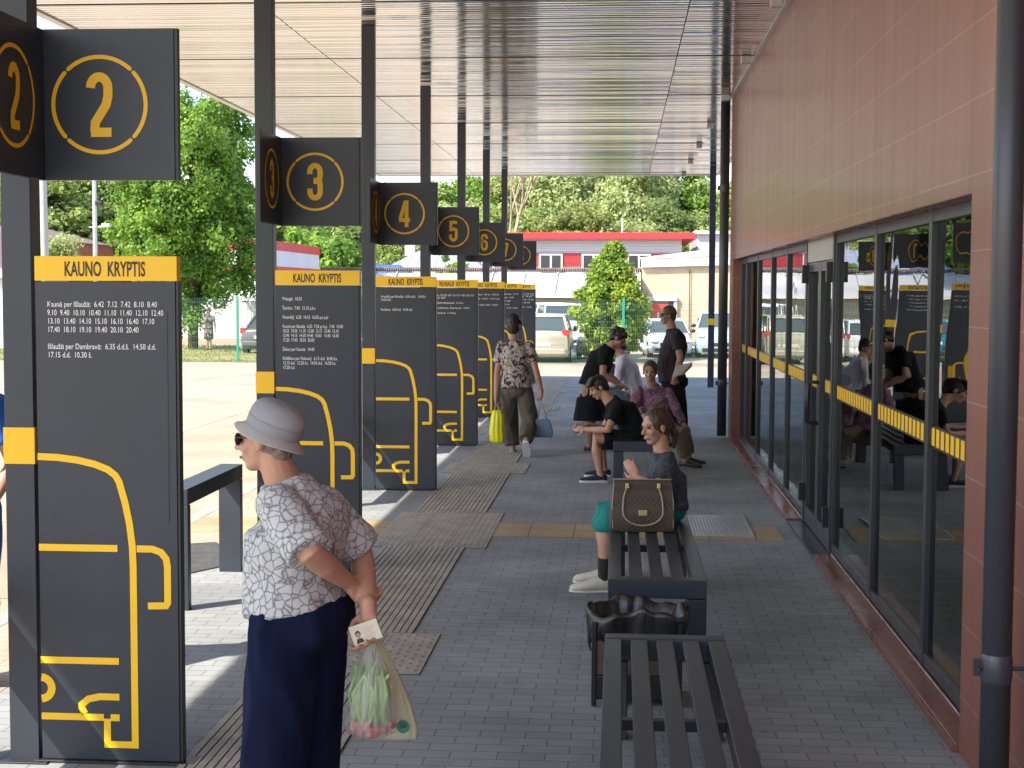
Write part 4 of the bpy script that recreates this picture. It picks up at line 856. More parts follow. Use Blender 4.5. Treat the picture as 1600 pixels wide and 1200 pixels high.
            if st == 'tail': mb.ell(H-hf*.115+hu*.01, hf, S, hu, .03, .03, .03); mb.tube([H-hf*.12, H-hf*.145-hu*.07, H-hf*.13-hu*.16], [.03, .032, .012], 8)
            blob(mb, 'hair', M[m], p, .007, 1, fold=(.004, 34, (1, 1, 1)), base=base)
        elif kind == 'shoes':
            for s in 'LR':
                an = J['an'+s]; t = J['toe'+s].normalized(); ft = J.get('ft'+s, V((0, 0, 1))); sd = ft.cross(t).normalized(); L = o.get('len', .26); q = MB(); rings = []
                z0 = an-ft*o.get('drop', .075)
                for u, w_, h_ in ((-.07, .022, .05), (-.062, .034, .062), (-.02, .038, .075), (.04, .042, .07), (.10, .047, .052), (.15, .044, .042), (.19, .032, .034), (.205, .014, .024)):
                    w_ *= .5+.5*o.get('fat', 1); h_ *= o.get('fat', 1); c = z0+t*u*L/.275; rings.append([c+sd*(w_*math.cos(a))+ft*(h_/2+h_/2*math.sin(a)) for a in [2*math.pi*i/14 for i in range(14)]])
                for i, r in enumerate(rings): q.loft([r, rings[i+1]], caps=(False)) if i < len(rings)-1 else None
                q = MB(); q.loft(rings); q.v = [tuple(V(v)-base) for v in q.v]; so_ = q.build('shoe', M[m], p, smooth=True)
                if 'sole' in o:
                    q = MB(); out = [(u, w_+.003) for u, w_ in ((-.074, .012), (-.066, .030), (-.02, .038), (.04, .042), (.10, .047), (.15, .045), (.19, .034), (.209, .012))]
                    poly = [(a, b) for a, b in out]+[(a, -b) for a, b in out[::-1]]; q.prism(poly, -.012, .010, lambda a, b, c: tuple(z0+t*a*L/.275+sd*b+ft*c-base)); q.build('sole', M[o['sole']], so_)
        elif kind == 'socks':
            for s in 'LR': q = MB(); an = J['an'+s]; n_ = J['kn'+s]; q.tube([an-UP*.04, an, an.lerp(n_, o.get('h', .3))], [.042, .041, .050], 12); blob(q, 'sock', M[m], p, .008, 2, base=base)
    return p
M['hair_brown'] = mat('brown_hair', (.085, .05, .03), .55, var=.35, vs=30, stretch=(1, 1, .3)); M['hair_dark'] = mat('dark_hair', (.018, .012, .010), .5, var=.3, vs=30); M['hair_fair'] = mat('fair_brown_hair', (.055, .032, .019), .5, var=.35, vs=30, stretch=(1, 1, .3)); M['hair_grey'] = mat('grey_brown_hair', (.17, .13, .10), .6, var=.3, vs=40)
def voro_mat(name, cell, edge, scale, w0=.03, w1=.12):
    m = bpy.data.materials.new(name); m.use_nodes = True; t = m.node_tree; b = t.nodes['Principled BSDF']; L = t.links.new; b.inputs['Roughness'].default_value = .85
    tc = t.nodes.new('ShaderNodeTexCoord'); n = t.nodes.new('ShaderNodeTexNoise'); n.inputs['Scale'].default_value = 14; mx = t.nodes.new('ShaderNodeMix'); mx.data_type = 'VECTOR'; mx.inputs[0].default_value = .035
    L(tc.outputs['Object'], n.inputs[0]); L(tc.outputs['Object'], mx.inputs[4]); L(n.outputs['Color'], mx.inputs[5])
    v = t.nodes.new('ShaderNodeTexVoronoi'); v.feature = 'DISTANCE_TO_EDGE'; v.inputs['Scale'].default_value = scale; L(mx.outputs[1], v.inputs[0])
    n2 = t.nodes.new('ShaderNodeTexNoise'); n2.inputs['Scale'].default_value = 120; L(tc.outputs['Object'], n2.inputs[0]); ad = t.nodes.new('ShaderNodeMath'); ad.operation = 'MULTIPLY_ADD'; L(n2.outputs[0], ad.inputs[0]); ad.inputs[1].default_value = .13; L(v.outputs['Distance'], ad.inputs[2])
    r = t.nodes.new('ShaderNodeValToRGB'); L(ad.outputs[0], r.inputs[0]); r.color_ramp.elements[0].position = w0+.05; r.color_ramp.elements[1].position = w1+.05; r.color_ramp.elements[0].color = (*edge, 1); r.color_ramp.elements[1].color = (*cell, 1)
    L(r.outputs[0], b.inputs['Base Color']); return m
def floral_mat(name, cols, scale):
    m = bpy.data.materials.new(name); m.use_nodes = True; t = m.node_tree; b = t.nodes['Principled BSDF']; L = t.links.new; b.inputs['Roughness'].default_value = .85
    tc = t.nodes.new('ShaderNodeTexCoord'); n = t.nodes.new('ShaderNodeTexNoise'); n.inputs['Scale'].default_value = scale; n.inputs['Detail'].default_value = 3; n.inputs['Distortion'].default_value = 1.2; L(tc.outputs['Object'], n.inputs[0])
    r = t.nodes.new('ShaderNodeValToRGB'); r.color_ramp.interpolation = 'CONSTANT'; L(n.outputs[0], r.inputs[0]); el = r.color_ramp.elements; el[0].color = (*cols[0][1], 1); el[0].position = 0
    el.remove(el[1])
    for p, c in cols[1:]: e = el.new(p); e.color = (*c, 1)
    L(r.outputs[0], b.inputs['Base Color']); return m
M['cellshirt'] = voro_mat('pebble_print', (.46, .47, .48), (.10, .10, .11), 38, .0, .135)
M['navy'] = mat('navy_cloth', (.004, .008, .030), .9, var=.2, vs=5, spec=.15); M['hatcloth'] = mat('grey_hat_cloth', (.27, .275, .29), .85, var=.08, vs=9, bump=.15, bs=60)
M['hatband'] = mat('grey_hat_band', (.25, .255, .275), .8, var=.08, vs=9); M['hatbrim'] = mat('pale_brim_lining', (.38, .37, .35), .85)
M['blouse_bw'] = floral_mat('rose_print', [(0, (.02, .016, .015)), (.44, (.11, .08, .07)), (.48, (.42, .36, .33)), (.56, (.10, .07, .065)), (.60, (.45, .39, .36))], 17)
M['olive'] = mat('olive_cloth', (.085, .07, .052), .85, var=.2, vs=5); M['blacktee'] = mat('black_cloth', (.009, .010, .013), .9, var=.25, vs=5, spec=.2); M['plum'] = mat('plum_cloth', (.022, .014, .022), .85, var=.25, vs=4)
M['floral'] = floral_mat('floral_print', [(0, (.05, .03, .05)), (.40, (.24, .07, .12)), (.46, (.06, .04, .07)), (.51, (.36, .20, .22)), (.55, (.07, .045, .09)), (.60, (.20, .17, .24))], 22)
M['khaki'] = mat('khaki_cloth', (.14, .105, .07), .85, var=.15); M['whitecloth'] = mat('white_cloth', (.56, .57, .66), .85, var=.04); M['jeans'] = mat('denim', (.10, .14, .20), .85, var=.25, vs=14)
M['greytee'] = mat('slate_print_tee', (.030, .036, .050), .85, c2=(.075, .085, .105), vs=30); M['teal'] = mat('teal_cloth', (.0, .19, .17), .8, var=.1); M['sock'] = mat('dark_sock', (.022, .016, .014), .9)
M['clog'] = mat('cream_clog', (.50, .48, .40), .6, var=.06, vs=30); M['shoenavy'] = mat('navy_canvas', (.012, .02, .045), .8); M['rubber'] = mat('white_rubber', (.6, .62, .66), .6); M['bluecloth'] = mat('blue_cloth', (.02, .10, .42), .8); M['shoegrey'] = mat('grey_shoe', (.30, .28, .25), .7)

# woman in grey hat, foreground
d1 = 4.5
J = dict(pel=at(468, 962, 4.50), waist=at(460, 900, 4.50), chest=at(466, 824, 4.50), neck=at(446, 750, 4.50), head=at(414, 688, 4.49),
 shL=at(436, 790, 4.39), elL=at(486, 866, 4.27), wrL=at(543, 909, 4.48), shR=at(504, 788, 4.61), elR=at(564, 862, 4.64), wrR=at(576, 952, 4.46),
 shd=V((.028, 0, 0)), hipL=at(443, 980, 4.43), hipR=at(485, 980, 4.57), toeL=V((-1, .45, 0)), toeR=V((-1, .45, 0)))
J['knL'] = V((J['hipL'].x-.035, J['hipL'].y, .47)); J['anL'] = V((J['hipL'].x-.04, J['hipL'].y, .085)); J['knR'] = V((J['hipR'].x-.015, J['hipR'].y+.02, .47)); J['anR'] = V((J['hipR'].x-.012, J['hipR'].y+.03, .085))
hfw = V((-1, .10, -.05)).normalized(); huw = V((.05, 0, 1))
w1 = person('woman in grey sun hat, pebble print blouse and navy trousers, hands behind her back', (J['pel'].x, J['pel'].y, 0), J, hfw, huw, fat=1.1, hs=.96, arm=1.04, voxel=.006, shades=True, belly=.015, headk=.87,
 hands=(('R', (.03, -.02, -1), (-.5, -.8, 0), 1, 42), ('L', (.42, .55, -.70), (.6, -.3, .4), -1, 50)),
 cloth=(('tee', 'cellshirt', dict(sleeve=.98, inf=.017, ainf=.010, low=.0, fold=(.008, 7, (1, 1, .4)), name='blouse', loose=2.5)), ('trousers', 'navy', dict(inf=.016, wide=1.06, fold=(.022, 6, (1, 1, .28)), high=0)), ('shoes', 'shoenavy', {})))
hb = V((J['pel'].x, J['pel'].y, 0)); hc = J['head']-hb; hU = (V((.42, -.05, 1))).normalized(); hF = (hfw-hU*hfw.dot(hU)).normalized(); hS = hU.cross(hF)
q = MB(); q.ell(hc-hfw*.035+UP*.015, hfw, hS, UP, .066, .068, .075); q.ell(hc-hfw*.055-UP*.025, hfw, hS, UP, .04, .055, .045); blob(q, 'hair', M['hair_grey'], w1, .006, 1, fold=(.004, 34, (1, 1, 1)))
def hat(prof, nm, m, wob=0):
    rg = []
    for r, z in prof: rg.append([hc+hU*(.024+z+wob*math.sin(a*3+1)*(r > .09)+(.0035*noise.noise(V((math.cos(a)*2.5, math.sin(a)*2.5, z*30))) if r < .085 else 0))+hF*(math.cos(a)*r*1.09-.012)+hS*(math.sin(a)*r*.93) for a in [2*math.pi*i/40 for i in range(40)]])
    mb = MB().loft(rg); return mb.build(nm, m, w1, smooth=True)
hat([(.079, .006), (.082, .010), (.083, .040), (.082, .043)], 'hat_band', M['hatband'])
hat([(.0835, .0435), (.082, .062), (.076, .082), (.062, .098), (.040, .107), (.010, .109)], 'hat_crown', M['hatcloth'])
hat([(.077, .012), (.079, .009), (.090, -.002), (.108, -.014), (.110, -.013), (.108, -.009), (.090, .004), (.080, .016)], 'hat_brim', M['hatbrim'], .004)
# plastic bag and card
M['film'] = bpy.data.materials.new('thin_plastic_film'); M['film'].use_nodes = True
t_ = M['film'].node_tree; b_ = t_.nodes['Principled BSDF']; b_.inputs['Base Color'].default_value = (.75, .80, .76, 1); b_.inputs['Roughness'].default_value = .3
tp_ = t_.nodes.new('ShaderNodeBsdfTransparent'); tl_ = t_.nodes.new('ShaderNodeBsdfTranslucent'); tl_.inputs[0].default_value = (.8, .85, .8, 1); m1 = t_.nodes.new('ShaderNodeMixShader'); m1.inputs[0].default_value = .5; m2 = t_.nodes.new('ShaderNodeMixShader')
nz = t_.nodes.new('ShaderNodeTexNoise'); tc_ = t_.nodes.new('ShaderNodeTexCoord'); mp_ = t_.nodes.new('ShaderNodeMapping'); mp_.inputs['Scale'].default_value = (60, 60, 4); t_.links.new(tc_.outputs['Object'], mp_.inputs[0]); t_.links.new(mp_.outputs[0], nz.inputs[0]); nz.inputs['Scale'].default_value = 1
mr_ = t_.nodes.new('ShaderNodeMapRange'); mr_.inputs[1].default_value = .35; mr_.inputs[2].default_value = .65; mr_.inputs[3].default_value = .45; mr_.inputs[4].default_value = .78; t_.links.new(nz.outputs[0], mr_.inputs[0]); t_.links.new(mr_.outputs[0], m2.inputs[0])
t_.links.new(b_.outputs[0], m1.inputs[1]); t_.links.new(tl_.outputs[0], m1.inputs[2]); t_.links.new(m1.outputs[0], m2.inputs[1]); t_.links.new(tp_.outputs[0], m2.inputs[2]); t_.links.new(m2.outputs[0], t_.nodes['Material Output'].inputs[0])
M['film_y'] = mat('pale_yellow_bag', (.72, .74, .52), .35, var=.1, vs=12, trans=.35, stretch=(1, 1, .2)); M['green_veg'] = mat('green_vegetable', (.13, .30, .05), .5, c2=(.45, .55, .30), vs=22, stretch=(1, 1, .25)); M['radish'] = mat('radish', (.45, .02, .05), .35, c2=(.52, .22, .22), vs=26); M['print_green'] = mat('green_print', (.03, .22, .16), .5)
def bag_shell(pts, name, m, parent, base, seed=1, n=40, sag=.0, tw=1.0):
    rs = random.Random(seed); rg = []
    for i, (c, rx, ry) in enumerate(pts):
        c = V(c)-V(base); u = i/(len(pts)-1); rg.append([c+V((math.cos(a)*(rx+rx*.10*math.sin(a*11+seed)*(1-u*.7)+rs.uniform(-.002, .002)), math.sin(a)*(ry+ry*.16*math.sin(a*9+2)*(1-u*.6)), 0)) for a in [2*math.pi*k/n for k in range(n)]])
    return MB().loft(rg).build(name, m, parent, smooth=True)
top = at(577, 1003, 4.52); bb = at(582, 1148, 4.5)
pb = empty('shopping_bag', bb, label='thin white plastic bag with green vegetables and red radishes hanging from the hand', cat='bag')
def Zp(py): return at(582, py, 4.5).z
def bp_(px, py, Y=4.5): return at(px, py, Y)
bag_shell([(bp_(578, 996), .012, .012), (bp_(580, 1012), .022, .016), (bp_(581, 1040), .042, .026), (bp_(583, 1075), .064, .040), (bp_(580, 1105), .078, .055), (bp_(579, 1130), .084, .064), (bp_(580, 1143), .076, .06), (bp_(580, 1149), .04, .03)], 'bag_film', M['film'], pb, bb, 3)
q = MB(); rs = random.Random(2)
for k in range(60):
    a = rs.uniform(0, 6.28); r = rs.uniform(0, .045); p0 = bp_(580, 1120)+V((math.cos(a)*r*1.25, math.sin(a)*r*.75, rs.uniform(-.02, .02)))-bb; q.tube([p0, p0+V((rs.uniform(-.02, .02), rs.uniform(-.01, .01), .07)), p0+V((rs.uniform(-.03, .03), rs.uniform(-.012, .012), rs.uniform(.10, .16)))], [.008, .010, .005], 6)
q.build('greens', M['green_veg'], pb, smooth=True)
q = MB()
for k in range(46):
    a = rs.uniform(0, 6.28); r = rs.uniform(.01, .066); q.ell(bp_(580, 1136)+V((math.cos(a)*r*1.05, math.sin(a)*r*.75, rs.uniform(-.018, .018)))-bb, V((1, 0, 0)), V((0, 1, 0)), UP, .013, .013, .012, 8)
q.build('radishes', M['radish'], pb, smooth=True)
yb = empty('carrier_bag', bb+V((.06, .09, 0)), label='pale yellow creased carrier bag with a green round print behind the white bag', cat='bag')
bs2 = bb+V((.06, .09, 0))
bag_shell([(bp_(586, 998, 4.55), .010, .010), (bp_(596, 1020, 4.58), .022, .014), (bp_(606, 1060, 4.6), .040, .018), (bp_(612, 1100, 4.6), .062, .022), (bp_(612, 1138, 4.6), .085, .026), (bp_(609, 1152, 4.6), .088, .022), (bp_(609, 1155, 4.6), .085, .006)], 'bag_body', M['film_y'], yb, bs2, 5, sag=.01)
pc = bp_(630, 1135, 4.575)-bs2; q = MB()
q.add([pc+V((math.cos(a)*.021, -.0035, math.sin(a)*.021)) for a in [2*math.pi*k/20 for k in range(20)]], [tuple(range(20))])
q.build('round_print', M['print_green'], yb); vs, fs = text_geo('100', .012, width=.026, bold=.02)
MB().add([pc+V((v[0]*.9-.013+v[1]*.1, -.005, v[1]-.006+v[0]*.15)) for v in vs], fs).build('print_lettering', M['ink'], yb)
cd = empty('identity_card', bp_(571, 988, 4.43), label='cream identity card with a small portrait held in the hand above the white bag', cat='card')
ca = (bp_(598, 990, 4.43)-bp_(549, 1008, 4.43)); cx_ = V((1, 0, .36)).normalized(); cz_ = V((-.36, 0, 1)).normalized(); CW, CH = .092, .062
def cp(u, v, o=0): return tuple(cx_*((u-.5)*CW)+cz_*((v-.5)*CH)+V((0, -.001-o, 0)))
M['card'] = mat('card_cream', (.60, .57, .46), .4, var=.05, vs=30); M['skin_print'] = mat('portrait_print', (.42, .25, .20), .5)
MB().add([cp(0, 0), cp(1, 0), cp(1, 1), cp(0, 1)]+[tuple(V(cp(a, b))+V((0, .0012, 0))) for a, b in ((0, 0), (1, 0), (1, 1), (0, 1))], [(0, 1, 2, 3), (7, 6, 5, 4), (0, 4, 5, 1), (1, 5, 6, 2), (2, 6, 7, 3), (3, 7, 4, 0)]).build('card', M['card'], cd)
q = MB(); q.add([cp(.24+.075*math.cos(a), .46+.15*math.sin(a), .0006) for a in [k*.628 for k in range(10)]], [tuple(range(10))]); q.build('portrait_face', M['skin_print'], cd)
q = MB(); q.add([cp(.24+.10*math.cos(a), .54+.17*math.sin(a), .0003) for a in [k*.628 for k in range(10)]]+[cp(.10, .08, .0003), cp(.38, .08, .0003), cp(.33, .30, .0003), cp(.15, .30, .0003)], [tuple(range(10)), (10, 11, 12, 13)]); q.build('portrait_hair', M['ink'], cd)
q = MB()
for k in range(5): q.add([cp(.45, .75-.12*k, .0003), cp(.45+.4*(1-.15*(k % 3)), .75-.12*k, .0003), cp(.45+.4*(1-.15*(k % 3)), .72-.12*k, .0003), cp(.45, .72-.12*k, .0003)], [(0, 1, 2, 3)])
q.build('card_lines', mat('faint_print', (.40, .36, .28), .5), cd)

# woman walking away
Yw = 17.5
def W(x, y, Y=Yw): return at(x, y, Y)
J = dict(pel=W(807, 606), waist=W(806, 580), chest=W(805, 556), neck=W(804, 531), head=W(802, 508), shL=W(784, 541), elL=W(777, 583, 17.6), wrL=W(775, 621, 17.4), shR=W(826, 541), elR=W(838, 580, 17.4), wrR=W(846, 612, 17.4),
 hipL=W(795, 612), knL=W(797, 662, 17.7), anL=W(801, 699, 17.65), hipR=W(820, 612), knR=W(828, 654, 17.5), anR=W(822, 690, 17.15), toeL=V((0, 1, 0)), toeR=V((.05, .55, -.8)), ftR=V((0, .8, .55)))
person('woman with short dark hair and rose print blouse walking away with two bags', (-1.25, 17.5, 0), J, (.0, 1, -.15), headk=1.12, fat=1.1, hs=.96, skinm='skin_tan', hands=(('L', (0, 0, -1), (.8, 0, 0), -1, 60), ('R', (0, 0, -1), (-.8, 0, 0), 1, 60)),
 cloth=(('tee', 'blouse_bw', dict(sleeve=.62, inf=.018, name='blouse', low=.02, flare=1.08)), ('trousers', 'olive', dict(inf=.012, wide=1.25, high=0, leg=1.9)), ('hair', 'hair_dark', dict(style='bob')), ('shoes', 'shoegrey', dict(sole='rubber', len=.24))))
M['yellowbag'] = mat('yellow_bag', (.68, .68, .02), .45, var=.12, vs=9, stretch=(1, 1, .4)); M['bluebag'] = mat('blue_grey_leather', (.10, .16, .26), .5, var=.15)
o0 = W(777, 692, 17.4); yg = empty('shopping_bag', o0, label='bright yellow plastic bag in the left hand of the walking woman', cat='bag')
bag_shell([(W(777, 641, 17.4), .05, .03), (W(777, 650, 17.4), .072, .045), (W(776, 672, 17.4), .085, .055), (W(777, 688, 17.4), .088, .05), (W(777, 692, 17.4), .06, .03)], 'bag_body', M['yellowbag'], yg, o0, 2)
MB().tube([W(772, 645, 17.4)-o0, W(775, 626, 17.4)-o0, W(781, 645, 17.4)-o0], .008, 6).build('handle', M['yellowbag'], yg, smooth=True)
o0 = W(848, 683, 17.4); hg = empty('handbag', o0, label='small blue grey handbag in the right hand of the walking woman', cat='handbag')
z0_ = W(848, 683, 17.4).z; z1_ = W(848, 655, 17.4).z-z0_
MB().loft([[(-.115, -.05, 0), (.115, -.05, 0), (.115, .05, 0), (-.115, .05, 0)], [(-.12, -.055, .08), (.12, -.055, .08), (.12, .055, .08), (-.12, .055, .08)], [(-.08, -.025, z1_), (.08, -.025, z1_), (.08, .025, z1_), (-.08, .025, z1_)]]).build('bag_body', M['bluebag'], hg, bevel=.015)
MB().tube([(-.06, -.02, z1_-.02), V(W(846, 622, 17.4))-o0+V((-.01, 0, -.01)), (.06, -.02, z1_-.02)], .007, 6).build('handle', M['bluebag'], hg, smooth=True)

# seated woman with the brown handbag
Yt = 9.62
def T(x, y, Y=Yt): return at(x, y, Y)
J = dict(pel=T(1040, 812), waist=T(1042, 780), chest=T(1038, 746), neck=T(1036, 708, 9.63), head=T(1024, 667, 9.62), shL=T(1040, 733, 9.46), elL=T(1024, 764, 9.33), wrL=T(997, 747, 9.45), shR=T(1036, 730, 9.80), elR=T(1014, 770, 9.84), wrR=T(1008, 758, 9.55),
 hipL=T(1030, 815, 9.52), knL=T(948, 812, 9.47), anL=T(944, 905, 9.50), hipR=T(1030, 815, 9.70), knR=T(942, 806, 9.74), anR=T(948, 898, 9.78), toeL=V((-1, -.12, 0)), toeR=V((-1, .05, 0)))
J['anL'].z = .088; J['anR'].z = .088; J['pel'].z = .56; J['hipL'].z = .545; J['hipR'].z = .545
hft = V((-.80, -.58, -.16)).normalized()
person('woman in dark tee and teal cropped trousers sitting with arms crossed behind the brown handbag', (J['pel'].x, Yt, 0), J, hft, k=1, fat=1.05, hs=.98, skinm='skin', voxel=.0065, hands=(('L', (-.55, .15, .80), (.2, .9, .1), 1, 22), ('R', (-.2, -.95, .0), (.5, 0, -.8), 1, 40)), brow=M['hair_fair'],
 cloth=(('tee', 'greytee', dict(sleeve=.66, inf=.016, fold=(.010, 9, (1, 1, .5)), low=.03)), ('trousers', 'teal', dict(inf=.02, leg=1.18, wide=1.05, high=0)), ('socks', 'sock', dict(h=.30)), ('hair', 'hair_fair', dict(style='tail')), ('shoes', 'clog', dict(len=.30, drop=.088, fat=1.35, sole='rubber'))))
# brown handbag
o0 = at(1003, 824, 9.22); o0.z = .4485
M['monogram'] = mat('brown_patterned_canvas', (.13, .098, .072), .55)
t_ = M['monogram'].node_tree; vo = t_.nodes.new('ShaderNodeTexVoronoi'); vo.inputs['Randomness'].default_value = .12; vo.inputs['Scale'].default_value = 42; tc_ = t_.nodes.new('ShaderNodeTexCoord'); mp_ = t_.nodes.new('ShaderNodeMapping'); mp_.inputs['Rotation'].default_value = (0, R(45), 0)
t_.links.new(tc_.outputs['Object'], mp_.inputs[0]); t_.links.new(mp_.outputs[0], vo.inputs[0]); r_ = t_.nodes.new('ShaderNodeValToRGB'); t_.links.new(vo.outputs['Distance'], r_.inputs[0]); r_.color_ramp.elements[0].position = .28; r_.color_ramp.elements[1].position = .42; r_.color_ramp.elements[0].color = (.035, .026, .022, 1); r_.color_ramp.elements[1].color = (.075, .056, .042, 1); t_.links.new(r_.outputs[0], t_.nodes['Principled BSDF'].inputs['Base Color'])
M['_m'] = M['monogram']; M['gold'] = mat('gold_metal', (.70, .58, .32), .25, metal=1); M['strap'] = mat('pale_leather_strap', (.33, .27, .19), .45)
hb2 = empty('handbag', o0, R(3), label='large brown patterned handbag with pale looped handle standing on the bench', cat='handbag')
H_ = .325
def rc(hx, hy, z, sh=0): return [(-hx+sh, -hy, z), (0+sh, -hy*1.12, z), (hx+sh, -hy, z), (hx*1.03+sh, 0, z), (hx+sh, hy, z), (0+sh, hy*1.12, z), (-hx+sh, hy, z), (-hx*1.03+sh, 0, z)]
MB().loft([rc(.185, .075, 0), rc(.200, .085, .02), rc(.198, .080, .12), rc(.188, .060, .22), rc(.180, .035, .30), rc(.178, .018, H_)]).build('bag_body', M['monogram'], hb2, bevel=.006)
q = MB(); q.tube([(-.18, -.020, H_), (.178, -.020, H_)], .005, 6); q.tube([(-.178, -.03, .3), (-.19, -.07, .18), (-.188, -.085, .03)], .003, 6); q.tube([(.178, -.03, .3), (.19, -.07, .18), (.188, -.085, .03)], .003, 6); q.build('piping', M['strap'], hb2, smooth=True)
pts = [(-.095, -.048, .285), (-.120, -.074, .22), (-.125, -.090, .15)]+[( -.0+.125*math.cos(R(a)), -.102, .13+.085*math.sin(R(a))) for a in range(190, 351, 20)]+[(.125, -.090, .15), (.118, -.074, .22), (.098, -.048, .285)]
MB().tube(pts, .0062, 8).build('handle', M['strap'], hb2, smooth=True)
MB().box(-.028, .028, -.101, -.089, .105, .142).build('name_plate', M['gold'], hb2, bevel=.004)
for x in (-.097, .099): MB().box(x-.012, x+.012, -.062, -.044, .27, .305).build('buckle', M['gold'], hb2, bevel=.004)

# young man in shorts
def B(x, y, Y=15.1): return at(x, y, Y)
J = dict(pel=B(990, 684), waist=B(985, 662), chest=B(974, 642), neck=B(954, 625), head=B(935, 606), shL=B(964, 637, 14.92), elL=B(950, 672, 14.80), wrL=B(915, 671, 14.95), shR=B(962, 634, 15.30), elR=B(944, 668, 15.42), wrR=B(912, 666, 15.1),
 hipL=B(985, 688, 15.0), knL=B(930, 685, 14.92), anL=B(938, 746, 14.95), hipR=B(985, 688, 15.2), knR=B(936, 684, 15.35), anR=B(944, 742, 15.42), toeL=V((-1, -.1, 0)), toeR=V((-1, 0, 0)))
J['anL'].z = .085; J['anR'].z = .085
person('young man in dark tee and shorts leaning forward with folded hands on the bench', (J['pel'].x, 15.1, 0), J, (-.80, -.25, -.42), (-.35, 0, 1), female=False, fat=1.02, hs=.98, voxel=.0075, hands=(('L', (-1, .25, .1), (0, .6, -.3), 1, 45), ('R', (-1, -.25, .05), (0, -.6, -.3), -1, 45)),
 cloth=(('tee', 'blacktee', dict(sleeve=.62, inf=.017, name='tee_shirt', low=.02)), ('trousers', 'blacktee', dict(inf=.022, leg=.78, wide=1.1, high=0, name='shorts')), ('hair', 'hair_dark', dict(style='fringe')), ('shoes', 'shoenavy', dict(sole='rubber', len=.28, drop=.072))))
# standing person bent over in black
def K(x, y, Y=17.9): return at(x, y, Y)
J = dict(pel=K(925, 604), waist=K(931, 580), chest=K(941, 560), neck=K(953, 543), head=K(966, 529), shL=K(947, 552, 18.05), elL=K(950, 585, 18.15), wrL=K(972, 604, 18.1), shR=K(945, 552, 17.72), elR=K(942, 584, 17.62), wrR=K(966, 600, 17.7),
 hipL=K(924, 608, 18.0), knL=K(924, 655, 18.0), anL=K(924, 697, 18.0), hipR=K(921, 608, 17.8), knR=K(921, 655, 17.8), anR=K(921, 697, 17.8), toeL=V((1, .1, 0)), toeR=V((1, -.2, 0)))
J['anL'].z = J['anR'].z = .085
person('person with dark curly hair, black top and skirt bending behind the young man', (J['pel'].x, 17.9, 0), J, (.8, -.2, -.6), (.5, 0, 1), fat=1.15, hs=1.1, arm=1.12, skinm='skin_tan', hands=(('L', (1, 0, -.3), (0, 0, -1), -1, 40), ('R', (1, .1, -.25), (0, 0, -1), 1, 40)),
 cloth=(('tee', 'blacktee', dict(sleeve=.6, inf=.02, low=.02)), ('skirt', 'blacktee', dict(prof=((.3, 1.1), (.7, 1.25), (1.02, 1.4)))), ('hair', 'hair_dark', dict(style='messy')), ('shoes', 'black', {})))
# woman in floral blouse
def Fl(x, y, Y=16.5): return at(x, y, Y)
J = dict(pel=Fl(1036, 672), waist=Fl(1031, 648), chest=Fl(1025, 624), neck=Fl(1018, 603, 16.45), head=Fl(1016, 581, 16.38), shL=Fl(1042, 614, 16.5), elL=Fl(1057, 640, 16.4), wrL=Fl(1069, 665, 16.42), shR=Fl(998, 612, 16.5), elR=Fl(990, 640, 16.4), wrR=Fl(1010, 652, 16.25),
 hipL=Fl(1040, 675, 16.58), knL=Fl(1068, 673, 16.62), anL=Fl(1076, 715, 16.7), hipR=Fl(1038, 675, 16.42), knR=Fl(1064, 676, 16.3), anR=Fl(1068, 718, 16.35), toeL=V((1, -.3, 0)), toeR=V((1, -.5, 0)))
J['anL'].z = J['anR'].z = .08; J['anR'].x = J['anL'].x-.05
person('woman in purple floral blouse and khaki trousers sitting turned towards the camera', (J['pel'].x, 16.5, 0), J, (-.12, -1, -.12), fat=1.05, hs=.98, hands=(('L', (.25, -.3, -.8), (.6, 0, -.4), -1, 25), ('R', (.8, -.4, -.1), (0, 0, -1), 1, 40)), brow=M['hair_brown'], skinm='skin_tan',
 cloth=(('tee', 'floral', dict(sleeve=1.75, inf=.015, low=.02, name='blouse')), ('trousers', 'khaki', dict(inf=.014, high=0, leg=1.85)), ('hair', 'hair_fair'), ('shoes', 'black', {})))
# standing man
def S_(x, y, Y=18.6): return at(x, y, Y)
J = dict(pel=S_(1054, 596), waist=S_(1052, 572), chest=S_(1054, 545), neck=S_(1051, 514), head=S_(1043, 493), shL=S_(1056, 524, 18.42), elL=S_(1063, 560, 18.35), wrL=S_(1055, 590, 18.40), shR=S_(1052, 524, 18.8), elR=S_(1058, 560, 18.9), wrR=S_(1062, 586, 18.75),
 hipL=S_(1054, 601, 18.5), knL=S_(1056, 648, 18.5), anL=S_(1058, 688, 18.5), hipR=S_(1056, 601, 18.7), knR=S_(1062, 648, 18.72), anR=S_(1064, 688, 18.75), toeL=V((-1, -.3, 0)), toeR=V((-1, .2, 0)))
J['anL'].z = J['anR'].z = .085
person('stout man with sunglasses and dark plum tee standing sideways holding papers', (J['pel'].x, 18.6, 0), J, (-1, -.25, 0), female=False, fat=1.3, hs=1.0, arm=1.08, belly=.05, shades=True, skinm='skin_tan', hands=(('L', (-.3, 0, -1), (0, .8, 0), 1, 50), ('R', (.3, 0, -1), (0, -.8, 0), -1, 50)),
 cloth=(('tee', 'plum', dict(sleeve=.62, inf=.018, low=.02, name='tee_shirt')), ('trousers', 'blacktee', dict(inf=.016, wide=1.15, high=0)), ('hair', 'hair_brown'), ('shoes', 'black', {})))
pa = empty('papers', S_(1066, 578, 18.3), label='folded white papers and cap held by the standing man', cat='papers')
o0 = S_(1066, 578, 18.3)
def PP(x, y, Y): return tuple(S_(x, y, Y)-o0)
q = MB()
